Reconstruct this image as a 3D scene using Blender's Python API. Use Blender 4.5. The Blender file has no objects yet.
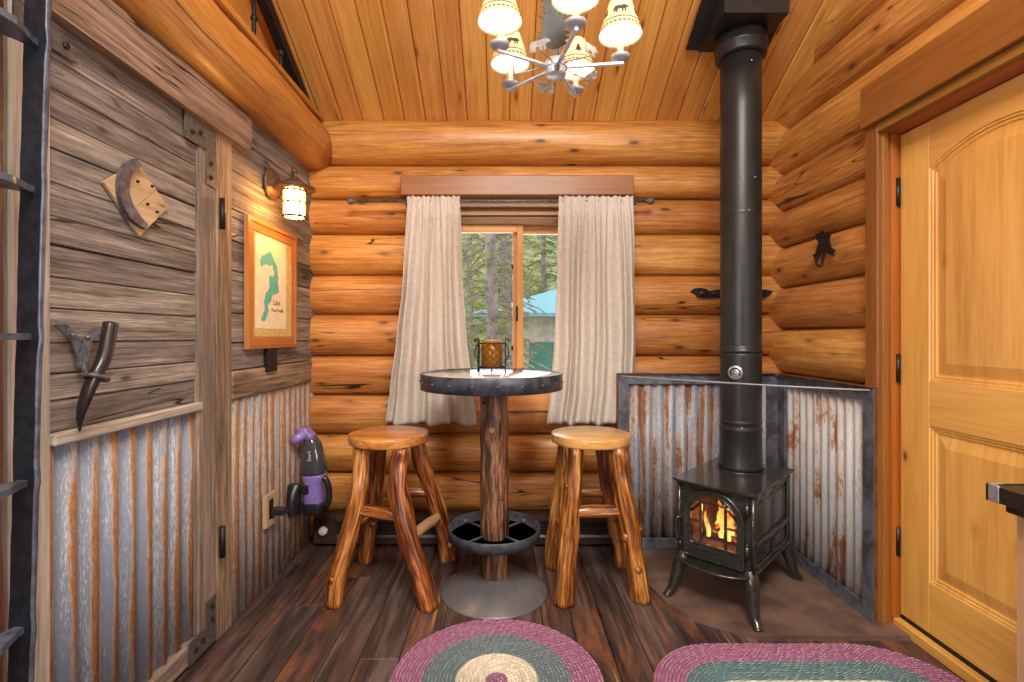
import bpy, math, random
from mathutils import Vector, Matrix, noise
random.seed(7)
sc = bpy.context.scene
COL = sc.collection
PI = math.pi

# ------------------------------------------------------------------ colour / node helpers
def lin(c):
    return c / 12.92 if c <= 0.04045 else ((c + 0.055) / 1.055) ** 2.4
def C(r, g, b):
    return (lin(r / 255), lin(g / 255), lin(b / 255), 1.0)

class NT:
    def __init__(self, name):
        self.m = bpy.data.materials.new(name)
        self.m.use_nodes = True
        self.t = self.m.node_tree
        self.t.nodes.clear()
        self.out = self.t.nodes.new('ShaderNodeOutputMaterial')
    def put(self, sock, v):
        if hasattr(v, 'is_linked') or hasattr(v, 'links'):
            self.t.links.new(v, sock)
        else:
            sock.default_value = v
    def node(self, typ, ins=None, **kw):
        n = self.t.nodes.new(typ)
        for k, v in kw.items():
            setattr(n, k, v)
        for k, v in (ins or {}).items():
            self.put(n.inputs[k], v)
        return n
    def math(self, op, a, b=0.0, clamp=False):
        n = self.node('ShaderNodeMath', {0: a, 1: b}, operation=op, use_clamp=clamp)
        return n.outputs[0]
    def mix(self, f, a, b, blend='MIX'):
        n = self.node('ShaderNodeMix', {0: f, 6: a, 7: b}, data_type='RGBA', blend_type=blend, clamp_factor=True)
        return n.outputs[2]
    def ramp(self, f, stops):
        n = self.node('ShaderNodeValToRGB', {0: f})
        cr = n.color_ramp
        while len(cr.elements) < len(stops):
            cr.elements.new(0.5)
        for e, (p, c) in zip(cr.elements, stops):
            e.position = p
            e.color = c if isinstance(c, tuple) else (c, c, c, 1)
        return n.outputs[0]
    def smooth(self, f, a, b, to0=0.0, to1=1.0):
        n = self.node('ShaderNodeMapRange', {0: f, 1: a, 2: b, 3: to0, 4: to1}, interpolation_type='SMOOTHSTEP')
        return n.outputs[0]
    def vmul(self, v, s):
        n = self.node('ShaderNodeVectorMath', {0: v, 1: s}, operation='MULTIPLY')
        return n.outputs[0]
    def noise(self, v, scale=1.0, detail=4.0, rough=0.55, dist=0.0):
        n = self.node('ShaderNodeTexNoise', {'Vector': v, 'Scale': scale, 'Detail': detail, 'Roughness': rough, 'Distortion': dist})
        return n.outputs[0]
    def attr(self, name):
        return self.node('ShaderNodeAttribute', attribute_name=name)
    def gc(self):
        return self.attr('gc').outputs['Vector']
    def rnd(self):
        return self.attr('rnd').outputs['Fac']
    def bump(self, h, strength=0.3, dist=0.01):
        return self.node('ShaderNodeBump', {'Height': h, 'Strength': strength, 'Distance': dist}).outputs[0]
    def principled(self, **kw):
        n = self.t.nodes.new('ShaderNodeBsdfPrincipled')
        for k, v in kw.items():
            self.put(n.inputs[k.replace('_', ' ')], v)
        self.t.links.new(n.outputs[0], self.out.inputs[0])
        return n

def wood(name, stops, gs=(1.5, 22, 22), ls=(0.7, 5, 5), knots=0.0, kscale=(2.2, 7, 7), kcol=(60, 30, 14), cracks=0.0,
         rough=0.5, coat=0.0, bump=0.25, tint=0.25, hue=0.02, crackscale=(0.45, 9, 9), rings=0.0, bdist=0.004, contrast=1.5):
    """wood whose grain follows the per-vertex 'gc' coordinate (x along the grain)"""
    t = NT(name)
    g, r = t.gc(), t.rnd()
    fine = t.noise(t.vmul(g, gs), 1.0, 6.0, 0.62)
    low = t.noise(t.vmul(g, ls), 1.0, 3.0, 0.5, 0.6)
    fine2 = t.noise(t.vmul(g, tuple(v * q for v, q in zip(gs, (3.2, 2.6, 2.6)))), 1.0, 3.0, 0.6)
    f = t.math('ADD', t.math('MULTIPLY', fine, 0.42), t.math('MULTIPLY', low, 0.33))
    f = t.math('ADD', f, t.math('MULTIPLY', fine2, 0.25))
    f = t.math('ADD', t.math('MULTIPLY', t.math('SUBTRACT', f, 0.5), contrast), 0.5)
    if rings:
        wv = t.node('ShaderNodeTexWave', {'Vector': t.vmul(g, (0.35, 1, 1)), 'Scale': rings, 'Distortion': 5.0, 'Detail': 2.0, 'Detail Scale': 1.2},
                    wave_type='BANDS', bands_direction='Y')
        f = t.math('ADD', t.math('MULTIPLY', f, 0.78), t.math('MULTIPLY', wv.outputs[1], 0.22))
    col = t.ramp(f, [(p, C(*c)) for p, c in stops])
    h = fine
    if knots:
        vo = t.node('ShaderNodeTexVoronoi', {'Vector': t.vmul(g, kscale), 'Scale': 1.0, 'Randomness': 1.0}, feature='F1')
        sx = t.node('ShaderNodeSeparateColor', {0: vo.outputs['Color']})
        pick = t.math('LESS_THAN', sx.outputs[0], knots)
        wob = t.math('ADD', vo.outputs['Distance'], t.math('MULTIPLY', t.math('SUBTRACT', fine, 0.5), 0.12))
        k = t.math('MULTIPLY', t.smooth(wob, 0.20, 0.07), pick)
        halo = t.math('MULTIPLY', t.smooth(wob, 0.42, 0.12), pick)
        col = t.mix(t.math('MULTIPLY', halo, 0.35), col, C(*[int(0.6 * a + 0.4 * b) for a, b in zip(stops[0][1], kcol)]))
        col = t.mix(t.math('MULTIPLY', k, 0.85), col, C(*kcol))
    if cracks:
        n = t.noise(t.vmul(g, crackscale), 1.0, 2.0, 0.5, 0.25)
        d = t.math('ABSOLUTE', t.math('SUBTRACT', n, 0.5))
        m = t.smooth(t.noise(t.vmul(g, (0.9, 3, 3)), 1.0, 1.0), 0.50, 0.62)
        ck = t.math('MULTIPLY', t.smooth(d, 0.008, 0.002), m)
        col = t.mix(t.math('MULTIPLY', ck, cracks), col, C(*[int(v * 0.6) for v in kcol]))
        h = t.math('SUBTRACT', t.math('ADD', t.math('MULTIPLY', fine, 0.5), t.math('MULTIPLY', fine2, 0.5)), t.math('MULTIPLY', ck, 1.5))
    hs = t.node('ShaderNodeHueSaturation', {'Hue': t.math('ADD', 0.5, t.math('MULTIPLY', t.math('SUBTRACT', r, 0.5), hue)),
                                           'Saturation': 1.0,
                                           'Value': t.math('ADD', 1.0 - tint / 2, t.math('MULTIPLY', r, tint)), 'Color': col})
    t.principled(Base_Color=hs.outputs[0], Roughness=rough, Coat_Weight=coat, Coat_Roughness=0.25, Normal=t.bump(h, bump, bdist))
    return t.m

def plain(name, c, rough=0.5, metal=0.0, var=0.0, nscale=30.0, bump=0.0, c2=None, coat=0.0, spec=0.5):
    """paint, metal, cloth or plastic with a little mottling that belongs to the surface"""
    t = NT(name)
    g = t.gc()
    n = t.noise(g, nscale, 5.0, 0.6)
    c2 = c2 or tuple(int(v * (1 - var)) for v in c)
    col = t.mix(t.smooth(n, 0.35, 0.65), C(*c2), C(*c))
    kw = dict(Base_Color=col, Roughness=rough, Metallic=metal, Coat_Weight=coat, Specular_IOR_Level=spec)
    if bump:
        kw['Normal'] = t.bump(n, bump, 0.004)
    t.principled(**kw)
    return t.m

def corrugated(name, steel, pale, rust, rust2, ridge_rust=0.25, amount=0.5, pale_amt=0.5, streak=(1.1, 26, 0), ws=0.5, wb=0.38):
    t = NT(name)
    g = t.gc()
    sp = t.node('ShaderNodeSeparateXYZ', {0: g})
    ridge = sp.outputs[2]
    flat = t.vmul(g, (1, 1, 0))
    st = t.noise(t.vmul(flat, streak), 1.0, 5.0, 0.6, 0.3)
    blot = t.noise(t.vmul(flat, (3.2, 9, 0)), 1.0, 5.0, 0.65, 0.4)
    fine = t.noise(t.vmul(flat, (34, 230, 0)), 1.0, 6.0, 0.75)
    rm = t.math('ADD', t.math('MULTIPLY', st, ws), t.math('MULTIPLY', blot, wb))
    rm = t.math('ADD', rm, t.math('MULTIPLY', ridge, ridge_rust))
    rm = t.math('ADD', rm, t.math('MULTIPLY', t.math('SUBTRACT', fine, 0.5), 0.42))
    edge = t.smooth(rm, 0.53 - 0.25 * (amount - 0.5), 0.56 - 0.25 * (amount - 0.5))
    pal = t.math('ADD', t.math('MULTIPLY', fine, 0.6), t.math('MULTIPLY', st, 0.4))
    pal = t.smooth(pal, 0.62 - 0.25 * pale_amt, 0.72 - 0.25 * pale_amt)
    col = t.mix(t.math('MULTIPLY', pal, 0.8), C(*steel), C(*pale))
    rr = t.mix(t.smooth(fine, 0.4, 0.62), C(*rust2), C(*rust))
    rim = t.smooth(rm, 0.47 - 0.25 * (amount - 0.5), 0.53 - 0.25 * (amount - 0.5))
    col = t.mix(t.math('MULTIPLY', rim, 0.6), col, C(186, 166, 138))
    col = t.mix(edge, col, rr)
    t.principled(Base_Color=col, Metallic=t.math('MULTIPLY', t.math('SUBTRACT', 1.0, edge), 0.25), Roughness=0.6,
                 Normal=t.bump(fine, 0.25, 0.003))
    return t.m

def emit(name, c, s):
    t = NT(name)
    e = t.node('ShaderNodeEmission', {0: C(*c), 1: s})
    t.t.links.new(e.outputs[0], t.out.inputs[0])
    return t.m

M = {}
M['log'] = wood('varnished_log', [(0.25, (114, 67, 26)), (0.42, (166, 107, 48)), (0.56, (194, 135, 70)), (0.75, (222, 174, 110))],
                gs=(3.0, 62, 62), ls=(1.1, 7, 7), knots=0.3, kscale=(5.0, 15, 15), cracks=0.95, crackscale=(0.6, 11, 11), rough=0.42, coat=0.2, bump=0.35, tint=0.26, hue=0.014, contrast=1.45)
M['beam_log'] = wood('golden_beam_log', [(0.25, (134, 78, 30)), (0.5, (182, 118, 54)), (0.72, (212, 154, 84))],
                gs=(2.4, 50, 50), knots=0.2, kscale=(4, 12, 12), cracks=0.7, rough=0.42, coat=0.25, bump=0.2, tint=0.1)
M['ceiling'] = wood('pine_tongue_and_groove', [(0.25, (172, 112, 48)), (0.48, (204, 146, 74)), (0.72, (224, 174, 102))],
                gs=(2.0, 70, 70), ls=(0.8, 12, 12), knots=0.34, kscale=(4.5, 17, 17), kcol=(120, 58, 18), rough=0.4, coat=0.3, bump=0.1, tint=0.2, hue=0.015)
M['alder'] = wood('honey_alder', [(0.15, (178, 124, 54)), (0.48, (214, 160, 80)), (0.82, (230, 184, 106))],
                gs=(1.6, 30, 30), ls=(0.9, 5, 5), knots=0.12, kscale=(7, 13, 13), kcol=(96, 52, 18), rough=0.4, coat=0.25, bump=0.06, tint=0.07, hue=0.008)
M['trim'] = wood('stained_fir_trim', [(0.2, (108, 68, 26)), (0.5, (138, 90, 36)), (0.8, (162, 110, 50))],
                gs=(2.0, 50, 50), knots=0.0, rough=0.45, coat=0.2, bump=0.08, tint=0.08)
M['trim_red'] = wood('red_stained_jamb', [(0.2, (128, 66, 16)), (0.5, (160, 88, 24)), (0.8, (184, 108, 34))],
                gs=(2.0, 50, 50), rough=0.42, coat=0.2, bump=0.06, tint=0.08)
M['sash'] = wood('pine_sash', [(0.25, (184, 116, 60)), (0.5, (208, 142, 80)), (0.75, (222, 162, 100))],
                gs=(1.0, 20, 20), rough=0.45, coat=0.2, bump=0.05, tint=0.06)
M['barn'] = wood('weathered_barnwood', [(0.28, (54, 48, 44)), (0.42, (97, 88, 81)), (0.56, (136, 125, 116)), (0.74, (182, 172, 163))],
                gs=(4.0, 110, 110), ls=(1.2, 16, 16), knots=0.16, kscale=(6, 20, 20), kcol=(52, 38, 28), cracks=1.0, crackscale=(0.6, 16, 16),
                rough=0.85, bump=0.6, tint=0.5, hue=0.03)
M['barn_brown'] = wood('brown_barn_beam', [(0.34, (78, 62, 50)), (0.48, (122, 98, 80)), (0.64, (164, 138, 116))],
                gs=(3.0, 70, 70), knots=0.12, kscale=(5, 14, 14), kcol=(60, 40, 26), cracks=1.0, crackscale=(0.5, 12, 12), rough=0.85, bump=0.5, tint=0.2)
M['barn_post'] = wood('barn_door_stile', [(0.34, (84, 72, 63)), (0.48, (120, 104, 92)), (0.64, (156, 140, 126))],
                gs=(3.0, 80, 80), knots=0.05, kcol=(60, 40, 26), cracks=0.7, rough=0.85, bump=0.4, tint=0.2)
M['barn_pale'] = wood('pale_barnwood', [(0.3, (118, 109, 98)), (0.46, (154, 144, 131)), (0.68, (186, 177, 164))],
                gs=(3.0, 80, 80), knots=0.1, kscale=(6, 16, 16), kcol=(90, 70, 52), cracks=0.7, rough=0.85, bump=0.4, tint=0.15)
M['dark_post'] = wood('dark_red_post', [(0.3, (36, 18, 10)), (0.5, (86, 42, 20)), (0.7, (136, 74, 38))], rough=0.5, bump=0.3, cracks=0.6)
M['plaque'] = wood('raw_pine_plaque', [(0.26, (142, 112, 82)), (0.5, (178, 148, 114)), (0.75, (200, 172, 138))], gs=(2, 40, 40),
                knots=0.3, kscale=(8, 20, 20), kcol=(90, 56, 30), rough=0.8, bump=0.15, tint=0.1)
M['stool'] = wood('varnished_pine_leg', [(0.3, (48, 23, 10)), (0.44, (112, 58, 22)), (0.57, (168, 102, 44)), (0.75, (216, 162, 96))],
                gs=(3.0, 60, 60), ls=(1.8, 22, 22), knots=0.22, kscale=(7, 16, 16), kcol=(56, 26, 12), cracks=0.8, rough=0.35, coat=0.4, bump=0.3, tint=0.15, contrast=2.2)
M['seat_a'] = wood('varnished_seat', [(0.25, (122, 58, 20)), (0.45, (184, 112, 50)), (0.68, (222, 170, 100))],
                gs=(3.0, 50, 50), ls=(2.0, 13, 13), knots=0.15, kscale=(5, 10, 10), rough=0.3, coat=0.6, bump=0.05, tint=0.1)
M['seat_b'] = wood('varnished_pale_seat', [(0.25, (178, 124, 54)), (0.45, (208, 164, 86)), (0.75, (226, 190, 118))],
                gs=(4, 60, 60), ls=(1.2, 9, 9), knots=0.12, kscale=(5, 10, 10), rough=0.3, coat=0.6, bump=0.05, tint=0.1)
M['post'] = wood('peeled_bark_post', [(0.32, (34, 23, 17)), (0.46, (72, 46, 32)), (0.55, (110, 70, 46)), (0.68, (152, 114, 86))],
                gs=(4.5, 70, 70), ls=(3.5, 26, 26), knots=0.2, kscale=(7, 14, 14), kcol=(50, 26, 14), cracks=0.9, crackscale=(1.2, 18, 18), rough=0.5, coat=0.2, bump=0.6, tint=0.1, contrast=2.2)
M['cabinet'] = wood('cabinet_side_wood', [(0.25, (150, 112, 78)), (0.5, (184, 144, 106)), (0.75, (200, 164, 126))], gs=(0.8, 24, 24), rough=0.5, bump=0.06)
M['frame'] = wood('oiled_frame', [(0.25, (144, 86, 38)), (0.5, (178, 114, 58)), (0.75, (198, 136, 78))], gs=(1.4, 30, 30), rough=0.4, coat=0.2, bump=0.06)

M['door_iron'] = corrugated('rusty_door_iron', (122, 132, 148), (194, 198, 204), (158, 112, 70), (114, 74, 46), ridge_rust=0.17, amount=0.52, pale_amt=0.5)
M['wall_iron'] = corrugated('rusty_wall_iron', (136, 138, 146), (196, 194, 192), (158, 114, 76), (118, 82, 54), ridge_rust=0.10, amount=0.86, pale_amt=0.7)
M['shield_iron'] = corrugated('rusty_shield_iron', (124, 134, 150), (186, 194, 206), (140, 94, 64), (98, 62, 44), ridge_rust=-0.05, amount=0.78, pale_amt=0.7)
M['shield_pale'] = corrugated('galvanised_shield_iron', (150, 152, 156), (204, 204, 204), (156, 98, 62), (112, 68, 46), ridge_rust=-0.01, amount=0.70, pale_amt=0.95, ws=0.26, wb=0.62)

M['steel'] = plain('blue_grey_bar_steel', (112, 116, 128), 0.45, 0.3, 0.35, 14, 0.1)
M['steel_rust'] = plain('brown_edged_steel', (118, 70, 48), 0.6, 0.0, 0.3, 18, 0.1)
M['iron'] = plain('forged_iron', (108, 109, 118), 0.45, 0.3, 0.35, 60, 0.25)
M['ladder'] = plain('hammered_ladder_iron', (30, 33, 42), 0.36, 0.3, 0.35, 45, 0.3)
M['ladder_rung'] = plain('worn_tread_and_edge_glint', (92, 99, 114), 0.35, 0.4, 0.3, 30, 0.2)
M['rod'] = plain('dull_steel_rod', (156, 158, 164), 0.4, 0.2, 0.1, 40)
M['cup_metal'] = plain('satin_nickel_cup', (158, 162, 168), 0.4, 0.2, 0.1, 40)
M['plate'] = plain('grey_iron_plate', (100, 94, 90), 0.6, 0.3, 0.25, 60, 0.15)
M['black'] = plain('black_iron', (30, 28, 28), 0.5, 0.3, 0.3, 50, 0.1)
M['pipe'] = plain('black_stovepipe', (40, 42, 44), 0.38, 0.2, 0.18, 12, 0.0)
M['stove'] = plain('green_black_enamel', (48, 51, 46), 0.27, 0.15, 0.2, 25, 0.03, coat=0.6)
M['bronze'] = plain('dark_bronze', (58, 48, 42), 0.4, 0.6, 0.2, 40)
M['sconce'] = plain('aged_brown_bronze', (104, 76, 56), 0.5, 0.3, 0.25, 40)
M['chrome'] = plain('brushed_nickel', (190, 194, 202), 0.32, 0.25, 0.15, 30)
M['bright'] = plain('bright_zinc', (196, 200, 206), 0.3, 0.8, 0.15, 60)
M['tablemetal'] = plain('banded_table_steel', (82, 88, 100), 0.4, 0.35, 0.35, 20, 0.1)
M['base_steel'] = plain('oiled_base_steel', (124, 123, 126), 0.30, 0.35, 0.10, 9, 0.0)
M['heater'] = plain('brown_heater_enamel', (62, 48, 44), 0.4, 0.2, 0.1, 20)
M['heater_dark'] = plain('heater_louvre_dark', (22, 18, 17), 0.6, 0.1, 0.1, 20)  # near-black brown of the heater louvres
M['white'] = plain('white_plastic', (214, 212, 206), 0.4, 0, 0.05, 20)
M['purple'] = plain('lavender_plastic', (136, 116, 190), 0.35, 0, 0.06, 20, coat=0.3)
M['vacblack'] = plain('black_plastic', (36, 36, 42), 0.35, 0, 0.1, 20)
M['cord'] = plain('black_cord', (26, 25, 26), 0.5, 0, 0.1, 20)
M['hearth'] = plain('brown_hearth_stone', (118, 94, 80), 0.55, 0, 0.2, 5, 0.05, c2=(84, 66, 58))
M['leaf_mat'] = plain('speckled_mat_board', (216, 190, 128), 0.8, 0, 0.1, 45, 0, c2=(196, 166, 104))
M['paper'] = plain('ivory_map_paper', (240, 226, 190), 0.8, 0, 0.04, 20)
M['lake'] = plain('teal_lake_ink', (104, 186, 172), 0.8, 0, 0.08, 40)
M['ink'] = plain('brown_ink', (70, 54, 38), 0.8, 0, 0.05, 20)
M['horn'] = plain('dark_horn', (40, 36, 38), 0.35, 0, 0.35, 30, 0.15, coat=0.15)
M['shoe'] = plain('old_horseshoe_iron', (112, 104, 116), 0.5, 0.4, 0.3, 40, 0.25)
M['firebrick'] = plain('firebrick', (176, 122, 100), 0.9, 0, 0.25, 18, 0.2)
M['caulk'] = plain('tan_caulk', (196, 150, 80), 0.7, 0, 0.1, 30)
M['bearmetal'] = plain('pale_pewter', (132, 132, 130), 0.4, 0.3, 0.15, 30)
M['cutout'] = plain('laser_cut_bear_metal', (70, 62, 52), 0.5, 0.3, 0.2, 40)
M['greytree'] = plain('pewter_tree_metal', (44, 44, 42), 0.5, 0.5, 0.25, 30)
M['candle'] = plain('ivory_candle_sleeve', (206, 196, 170), 0.6, 0, 0.06, 30)
M['concrete'] = plain('mossy_hillside', (150, 148, 92), 0.95, 0, 0.3, 1.6, 0, c2=(92, 98, 62))
M['roofteal'] = plain('teal_metal_roof', (112, 164, 174), 0.5, 0, 0.1, 3)
M['housewall'] = plain('tan_house_wall', (204, 188, 168), 0.8, 0, 0.15, 4)
M['greendoor'] = plain('green_house_door', (70, 128, 112), 0.7, 0, 0.1, 4)
M['bark'] = wood('spruce_bark', [(0.25, (80, 70, 66)), (0.5, (138, 124, 118)), (0.75, (178, 166, 158))], gs=(6, 12, 12), ls=(3, 7, 7), rough=0.9, bump=0.5)
M['needles'] = plain('spruce_needles', (112, 130, 44), 0.8, 0, 0.3, 2.0, 0, c2=(64, 92, 36))
M['needles_y'] = plain('mossy_needles', (168, 170, 66), 0.8, 0, 0.3, 2.0, 0, c2=(116, 128, 52))

# linen
t = NT('linen_cloth')
g = t.gc()
wv = t.noise(t.vmul(g, (140, 30, 1)), 1.0, 3.0, 0.6)
wv2 = t.noise(t.vmul(g, (30, 160, 1)), 1.0, 3.0, 0.6)
f = t.math('ADD', t.math('MULTIPLY', wv, 0.5), t.math('MULTIPLY', wv2, 0.5))
col = t.ramp(f, [(0.3, C(196, 187, 175)), (0.5, C(218, 212, 203)), (0.7, C(231, 226, 219))])
pb = t.principled(Base_Color=col, Roughness=0.9, Normal=t.bump(f, 0.25, 0.002))
tr = t.node('ShaderNodeBsdfTranslucent', {0: C(214, 196, 166)})
mx = t.node('ShaderNodeMixShader', {0: 0.22})
t.t.links.new(pb.outputs[0], mx.inputs[1]); t.t.links.new(tr.outputs[0], mx.inputs[2]); t.t.links.new(mx.outputs[0], t.out.inputs[0])
M['linen'] = t.m

# floor planks: dark stain worn orange along the saw marks
t = NT('worn_stained_floor')
g, r = t.gc(), t.rnd()
fine = t.noise(t.vmul(g, (2.5, 40, 40)), 1.0, 6.0, 0.65)
low = t.noise(t.vmul(g, (1.1, 5, 5)), 1.0, 4.0, 0.6, 0.8)
col = t.ramp(t.math('ADD', t.math('MULTIPLY', fine, 0.5), t.math('MULTIPLY', low, 0.5)),
             [(0.34, C(30, 23, 22)), (0.5, C(68, 56, 53)), (0.66, C(114, 98, 92))])
saw = t.node('ShaderNodeTexWave', {'Vector': t.vmul(g, (1, 0.25, 0)), 'Scale': 26.0, 'Distortion': 2.0, 'Detail': 2.0, 'Detail Scale': 2.0},
             wave_type='BANDS', bands_direction='X')
wear = t.noise(t.vmul(g, (1.6, 6, 6)), 1.0, 5.0, 0.65, 1.0)
wm = t.math('ADD', wear, t.math('MULTIPLY', t.math('SUBTRACT', r, 0.5), 0.10))
wm = t.math('ADD', wm, t.math('MULTIPLY', t.math('SUBTRACT', saw.outputs[1], 0.5), 0.10))
wm = t.math('ADD', wm, t.math('MULTIPLY', t.math('SUBTRACT', fine, 0.5), 0.2))
col = t.mix(t.math('MULTIPLY', t.smooth(wm, 0.51, 0.70), 0.55), col, C(146, 90, 54))
edge = t.noise(t.vmul(g, (0.5, 11, 11)), 1.0, 3.0, 0.6, 0.4)
col = t.mix(t.math('MULTIPLY', t.smooth(edge, 0.635, 0.69), 0.7), col, C(186, 128, 82))
t.principled(Base_Color=col, Roughness=t.math('ADD', 0.22, t.math('MULTIPLY', low, 0.25)), Normal=t.bump(fine, 0.25, 0.003))
M['floor'] = t.m

# polished table top
t = NT('polished_table_top')
g = t.gc()
f = t.noise(t.vmul(g, (2, 16, 16)), 1.0, 5.0, 0.6)
t.principled(Base_Color=t.ramp(f, [(0.3, C(146, 140, 134)), (0.7, C(190, 185, 180))]), Roughness=0.16, Coat_Weight=1.0, Coat_Roughness=0.08)
M['tabletop'] = t.m

# window pane: clear glass with real reflections
t = NT('clear_pane')
lw = t.node('ShaderNodeFresnel', {0: 1.45})
tr = t.node('ShaderNodeBsdfTransparent', {0: (0.97, 0.985, 0.98, 1)})
gl = t.node('ShaderNodeBsdfGlossy', {0: (1, 1, 1, 1), 'Roughness': 0.0})
mx = t.node('ShaderNodeMixShader', {0: t.math('MULTIPLY', lw.outputs[0], 0.7)})
t.t.links.new(tr.outputs[0], mx.inputs[1]); t.t.links.new(gl.outputs[0], mx.inputs[2]); t.t.links.new(mx.outputs[0], t.out.inputs[0])
M['glass'] = t.m

# amber candle glass, smoked vacuum cup, lamp glass, lamp shade
def translucent(name, c, w, rough=0.3):
    t = NT(name)
    n = t.noise(t.gc(), 40, 4)
    col = t.mix(n, C(*[int(v * 0.8) for v in c]), C(*c))
    d = t.principled(Base_Color=col, Roughness=rough)
    tr = t.node('ShaderNodeBsdfTranslucent', {0: col})
    mx = t.node('ShaderNodeMixShader', {0: w})
    t.t.links.new(d.outputs[0], mx.inputs[1]); t.t.links.new(tr.outputs[0], mx.inputs[2]); t.t.links.new(mx.outputs[0], t.out.inputs[0])
    return t.m
M['amber'] = translucent('amber_crackle_glass', (186, 122, 34), 0.5, 0.15)
M['wax'] = translucent('honey_wax', (226, 178, 92), 0.4, 0.4)
M['shade'] = translucent('parchment_shade', (240, 222, 188), 0.38, 0.7)
t = NT('smoked_cup')
t.principled(Base_Color=C(70, 73, 82), Roughness=0.12, Transmission_Weight=0.25, Coat_Weight=0.6)
M['smoked'] = t.m
M['bulb'] = emit('lit_bulb', (255, 246, 230), 22)
M['lantern'] = emit('lit_lantern_glass', (255, 182, 92), 75)

# flames: emission that runs from pale yellow at the root to orange at the tip
t = NT('flame')
g = t.gc()
sp = t.node('ShaderNodeSeparateXYZ', {0: g})
n = t.noise(t.vmul(g, (9, 30, 30)), 1.0, 4.0, 0.6, 0.6)
f = t.math('ADD', t.math('MULTIPLY', sp.outputs[0], 2.6), t.math('MULTIPLY', t.math('SUBTRACT', n, 0.5), 1.5))
col = t.ramp(f, [(0.0, C(255, 222, 136)), (0.15, C(255, 182, 80)), (0.35, C(255, 130, 36)), (0.6, C(214, 78, 18))])
e = t.node('ShaderNodeEmission', {0: col, 1: t.smooth(f, 0.8, 0.0, 0.9, 2.0)})
tr = t.node('ShaderNodeBsdfTransparent')
mx = t.node('ShaderNodeMixShader', {0: t.smooth(n, 0.38, 0.56, 0.05, 0.95)})
t.t.links.new(tr.outputs[0], mx.inputs[1]); t.t.links.new(e.outputs[0], mx.inputs[2]); t.t.links.new(mx.outputs[0], t.out.inputs[0])
M['flame'] = t.m
t = NT('charred_glowing_wood')
g = t.gc()
n = t.noise(t.vmul(g, (14, 30, 30)), 1.0, 5.0, 0.65)
hot = t.smooth(n, 0.5, 0.62)
t.principled(Base_Color=t.mix(n, C(30, 22, 18), C(110, 84, 66)), Roughness=0.9, Emission_Color=C(255, 92, 16), Emission_Strength=t.math('MULTIPLY', hot, 2.2),
             Normal=t.bump(n, 0.6, 0.01))
M['ember'] = t.m

# braided rugs: 'gc' = (distance along the braid, distance from the rim, 0)
def rug_mat(name, bands, roww):
    t = NT(name)
    g = t.gc()
    sp = t.node('ShaderNodeSeparateXYZ', {0: g})
    # plaited strands: one cell per strand crossing, rows offset by half a strand
    row = t.math('FLOOR', t.math('DIVIDE', sp.outputs[1], roww))
    rf = t.math('FRACT', t.math('DIVIDE', sp.outputs[1], roww))
    su = t.math('ADD', t.math('MULTIPLY', sp.outputs[0], 58.0), t.math('MULTIPLY', row, 0.5))
    sf = t.math('FRACT', su)
    cell = t.node('ShaderNodeCombineXYZ', {0: t.math('FLOOR', su), 1: row})
    wn = t.node('ShaderNodeTexWhiteNoise', {'Vector': cell.outputs[0]}, noise_dimensions='3D').outputs[0]
    skew = t.math('ADD', t.math('ABSOLUTE', t.math('SUBTRACT', sf, 0.5)), t.math('MULTIPLY', t.math('ABSOLUTE', t.math('SUBTRACT', rf, 0.5)), 0.8))
    dot = t.smooth(skew, 0.42, 0.22)
    gap = t.smooth(skew, 0.55, 0.85)
    col = None
    for lim, c, spk, amt in bands:           # from the rim inwards
        pick = t.math('LESS_THAN', wn, amt)
        c1 = t.mix(t.smooth(wn, 0.0, 1.0), C(*[int(v * .86) for v in c]), C(*[min(255, int(v * 1.1)) for v in c]))
        c1 = t.mix(t.math('MULTIPLY', t.math('MULTIPLY', dot, pick), 0.8), c1, C(*spk))
        c1 = t.mix(t.math('MULTIPLY', gap, 0.55), c1, C(*[int(v * 0.45) for v in c]))
        col = c1 if col is None else t.mix(t.math('GREATER_THAN', sp.outputs[1], lim), col, c1)
    br = t.node('ShaderNodeTexWave', {'Vector': g, 'Scale': 26.0, 'Distortion': 0.5}, wave_type='BANDS', bands_direction='DIAGONAL')
    t.principled(Base_Color=col, Roughness=0.95, Normal=t.bump(br.outputs[1], 0.5, 0.004))
    return t.m
PK, TL, CR = (138, 88, 118), (92, 108, 114), (206, 198, 178)
M['rug_round'] = rug_mat('round_braid', [(0, PK, (206, 164, 186), .5), (0.117, TL, (158, 172, 170), .5), (0.239, CR, (226, 220, 204), .5), (0.349, PK, (206, 164, 186), .5)], .388 / 29)
M['rug_oval'] = rug_mat('oval_braid', [(0, PK, (206, 164, 186), .5), (0.114, (78, 110, 116), (158, 172, 170), .5), (0.22, CR, (226, 220, 204), .5)], .302 / 23)

CH_W, SKY, REAR_W, WIN_W, ROOM_W, LOFT_W, LANT_W, EXPO = 4.5, 2.5, 72.0, 12.0, 165.0, 24.0, 9.0, 0.0

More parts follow.
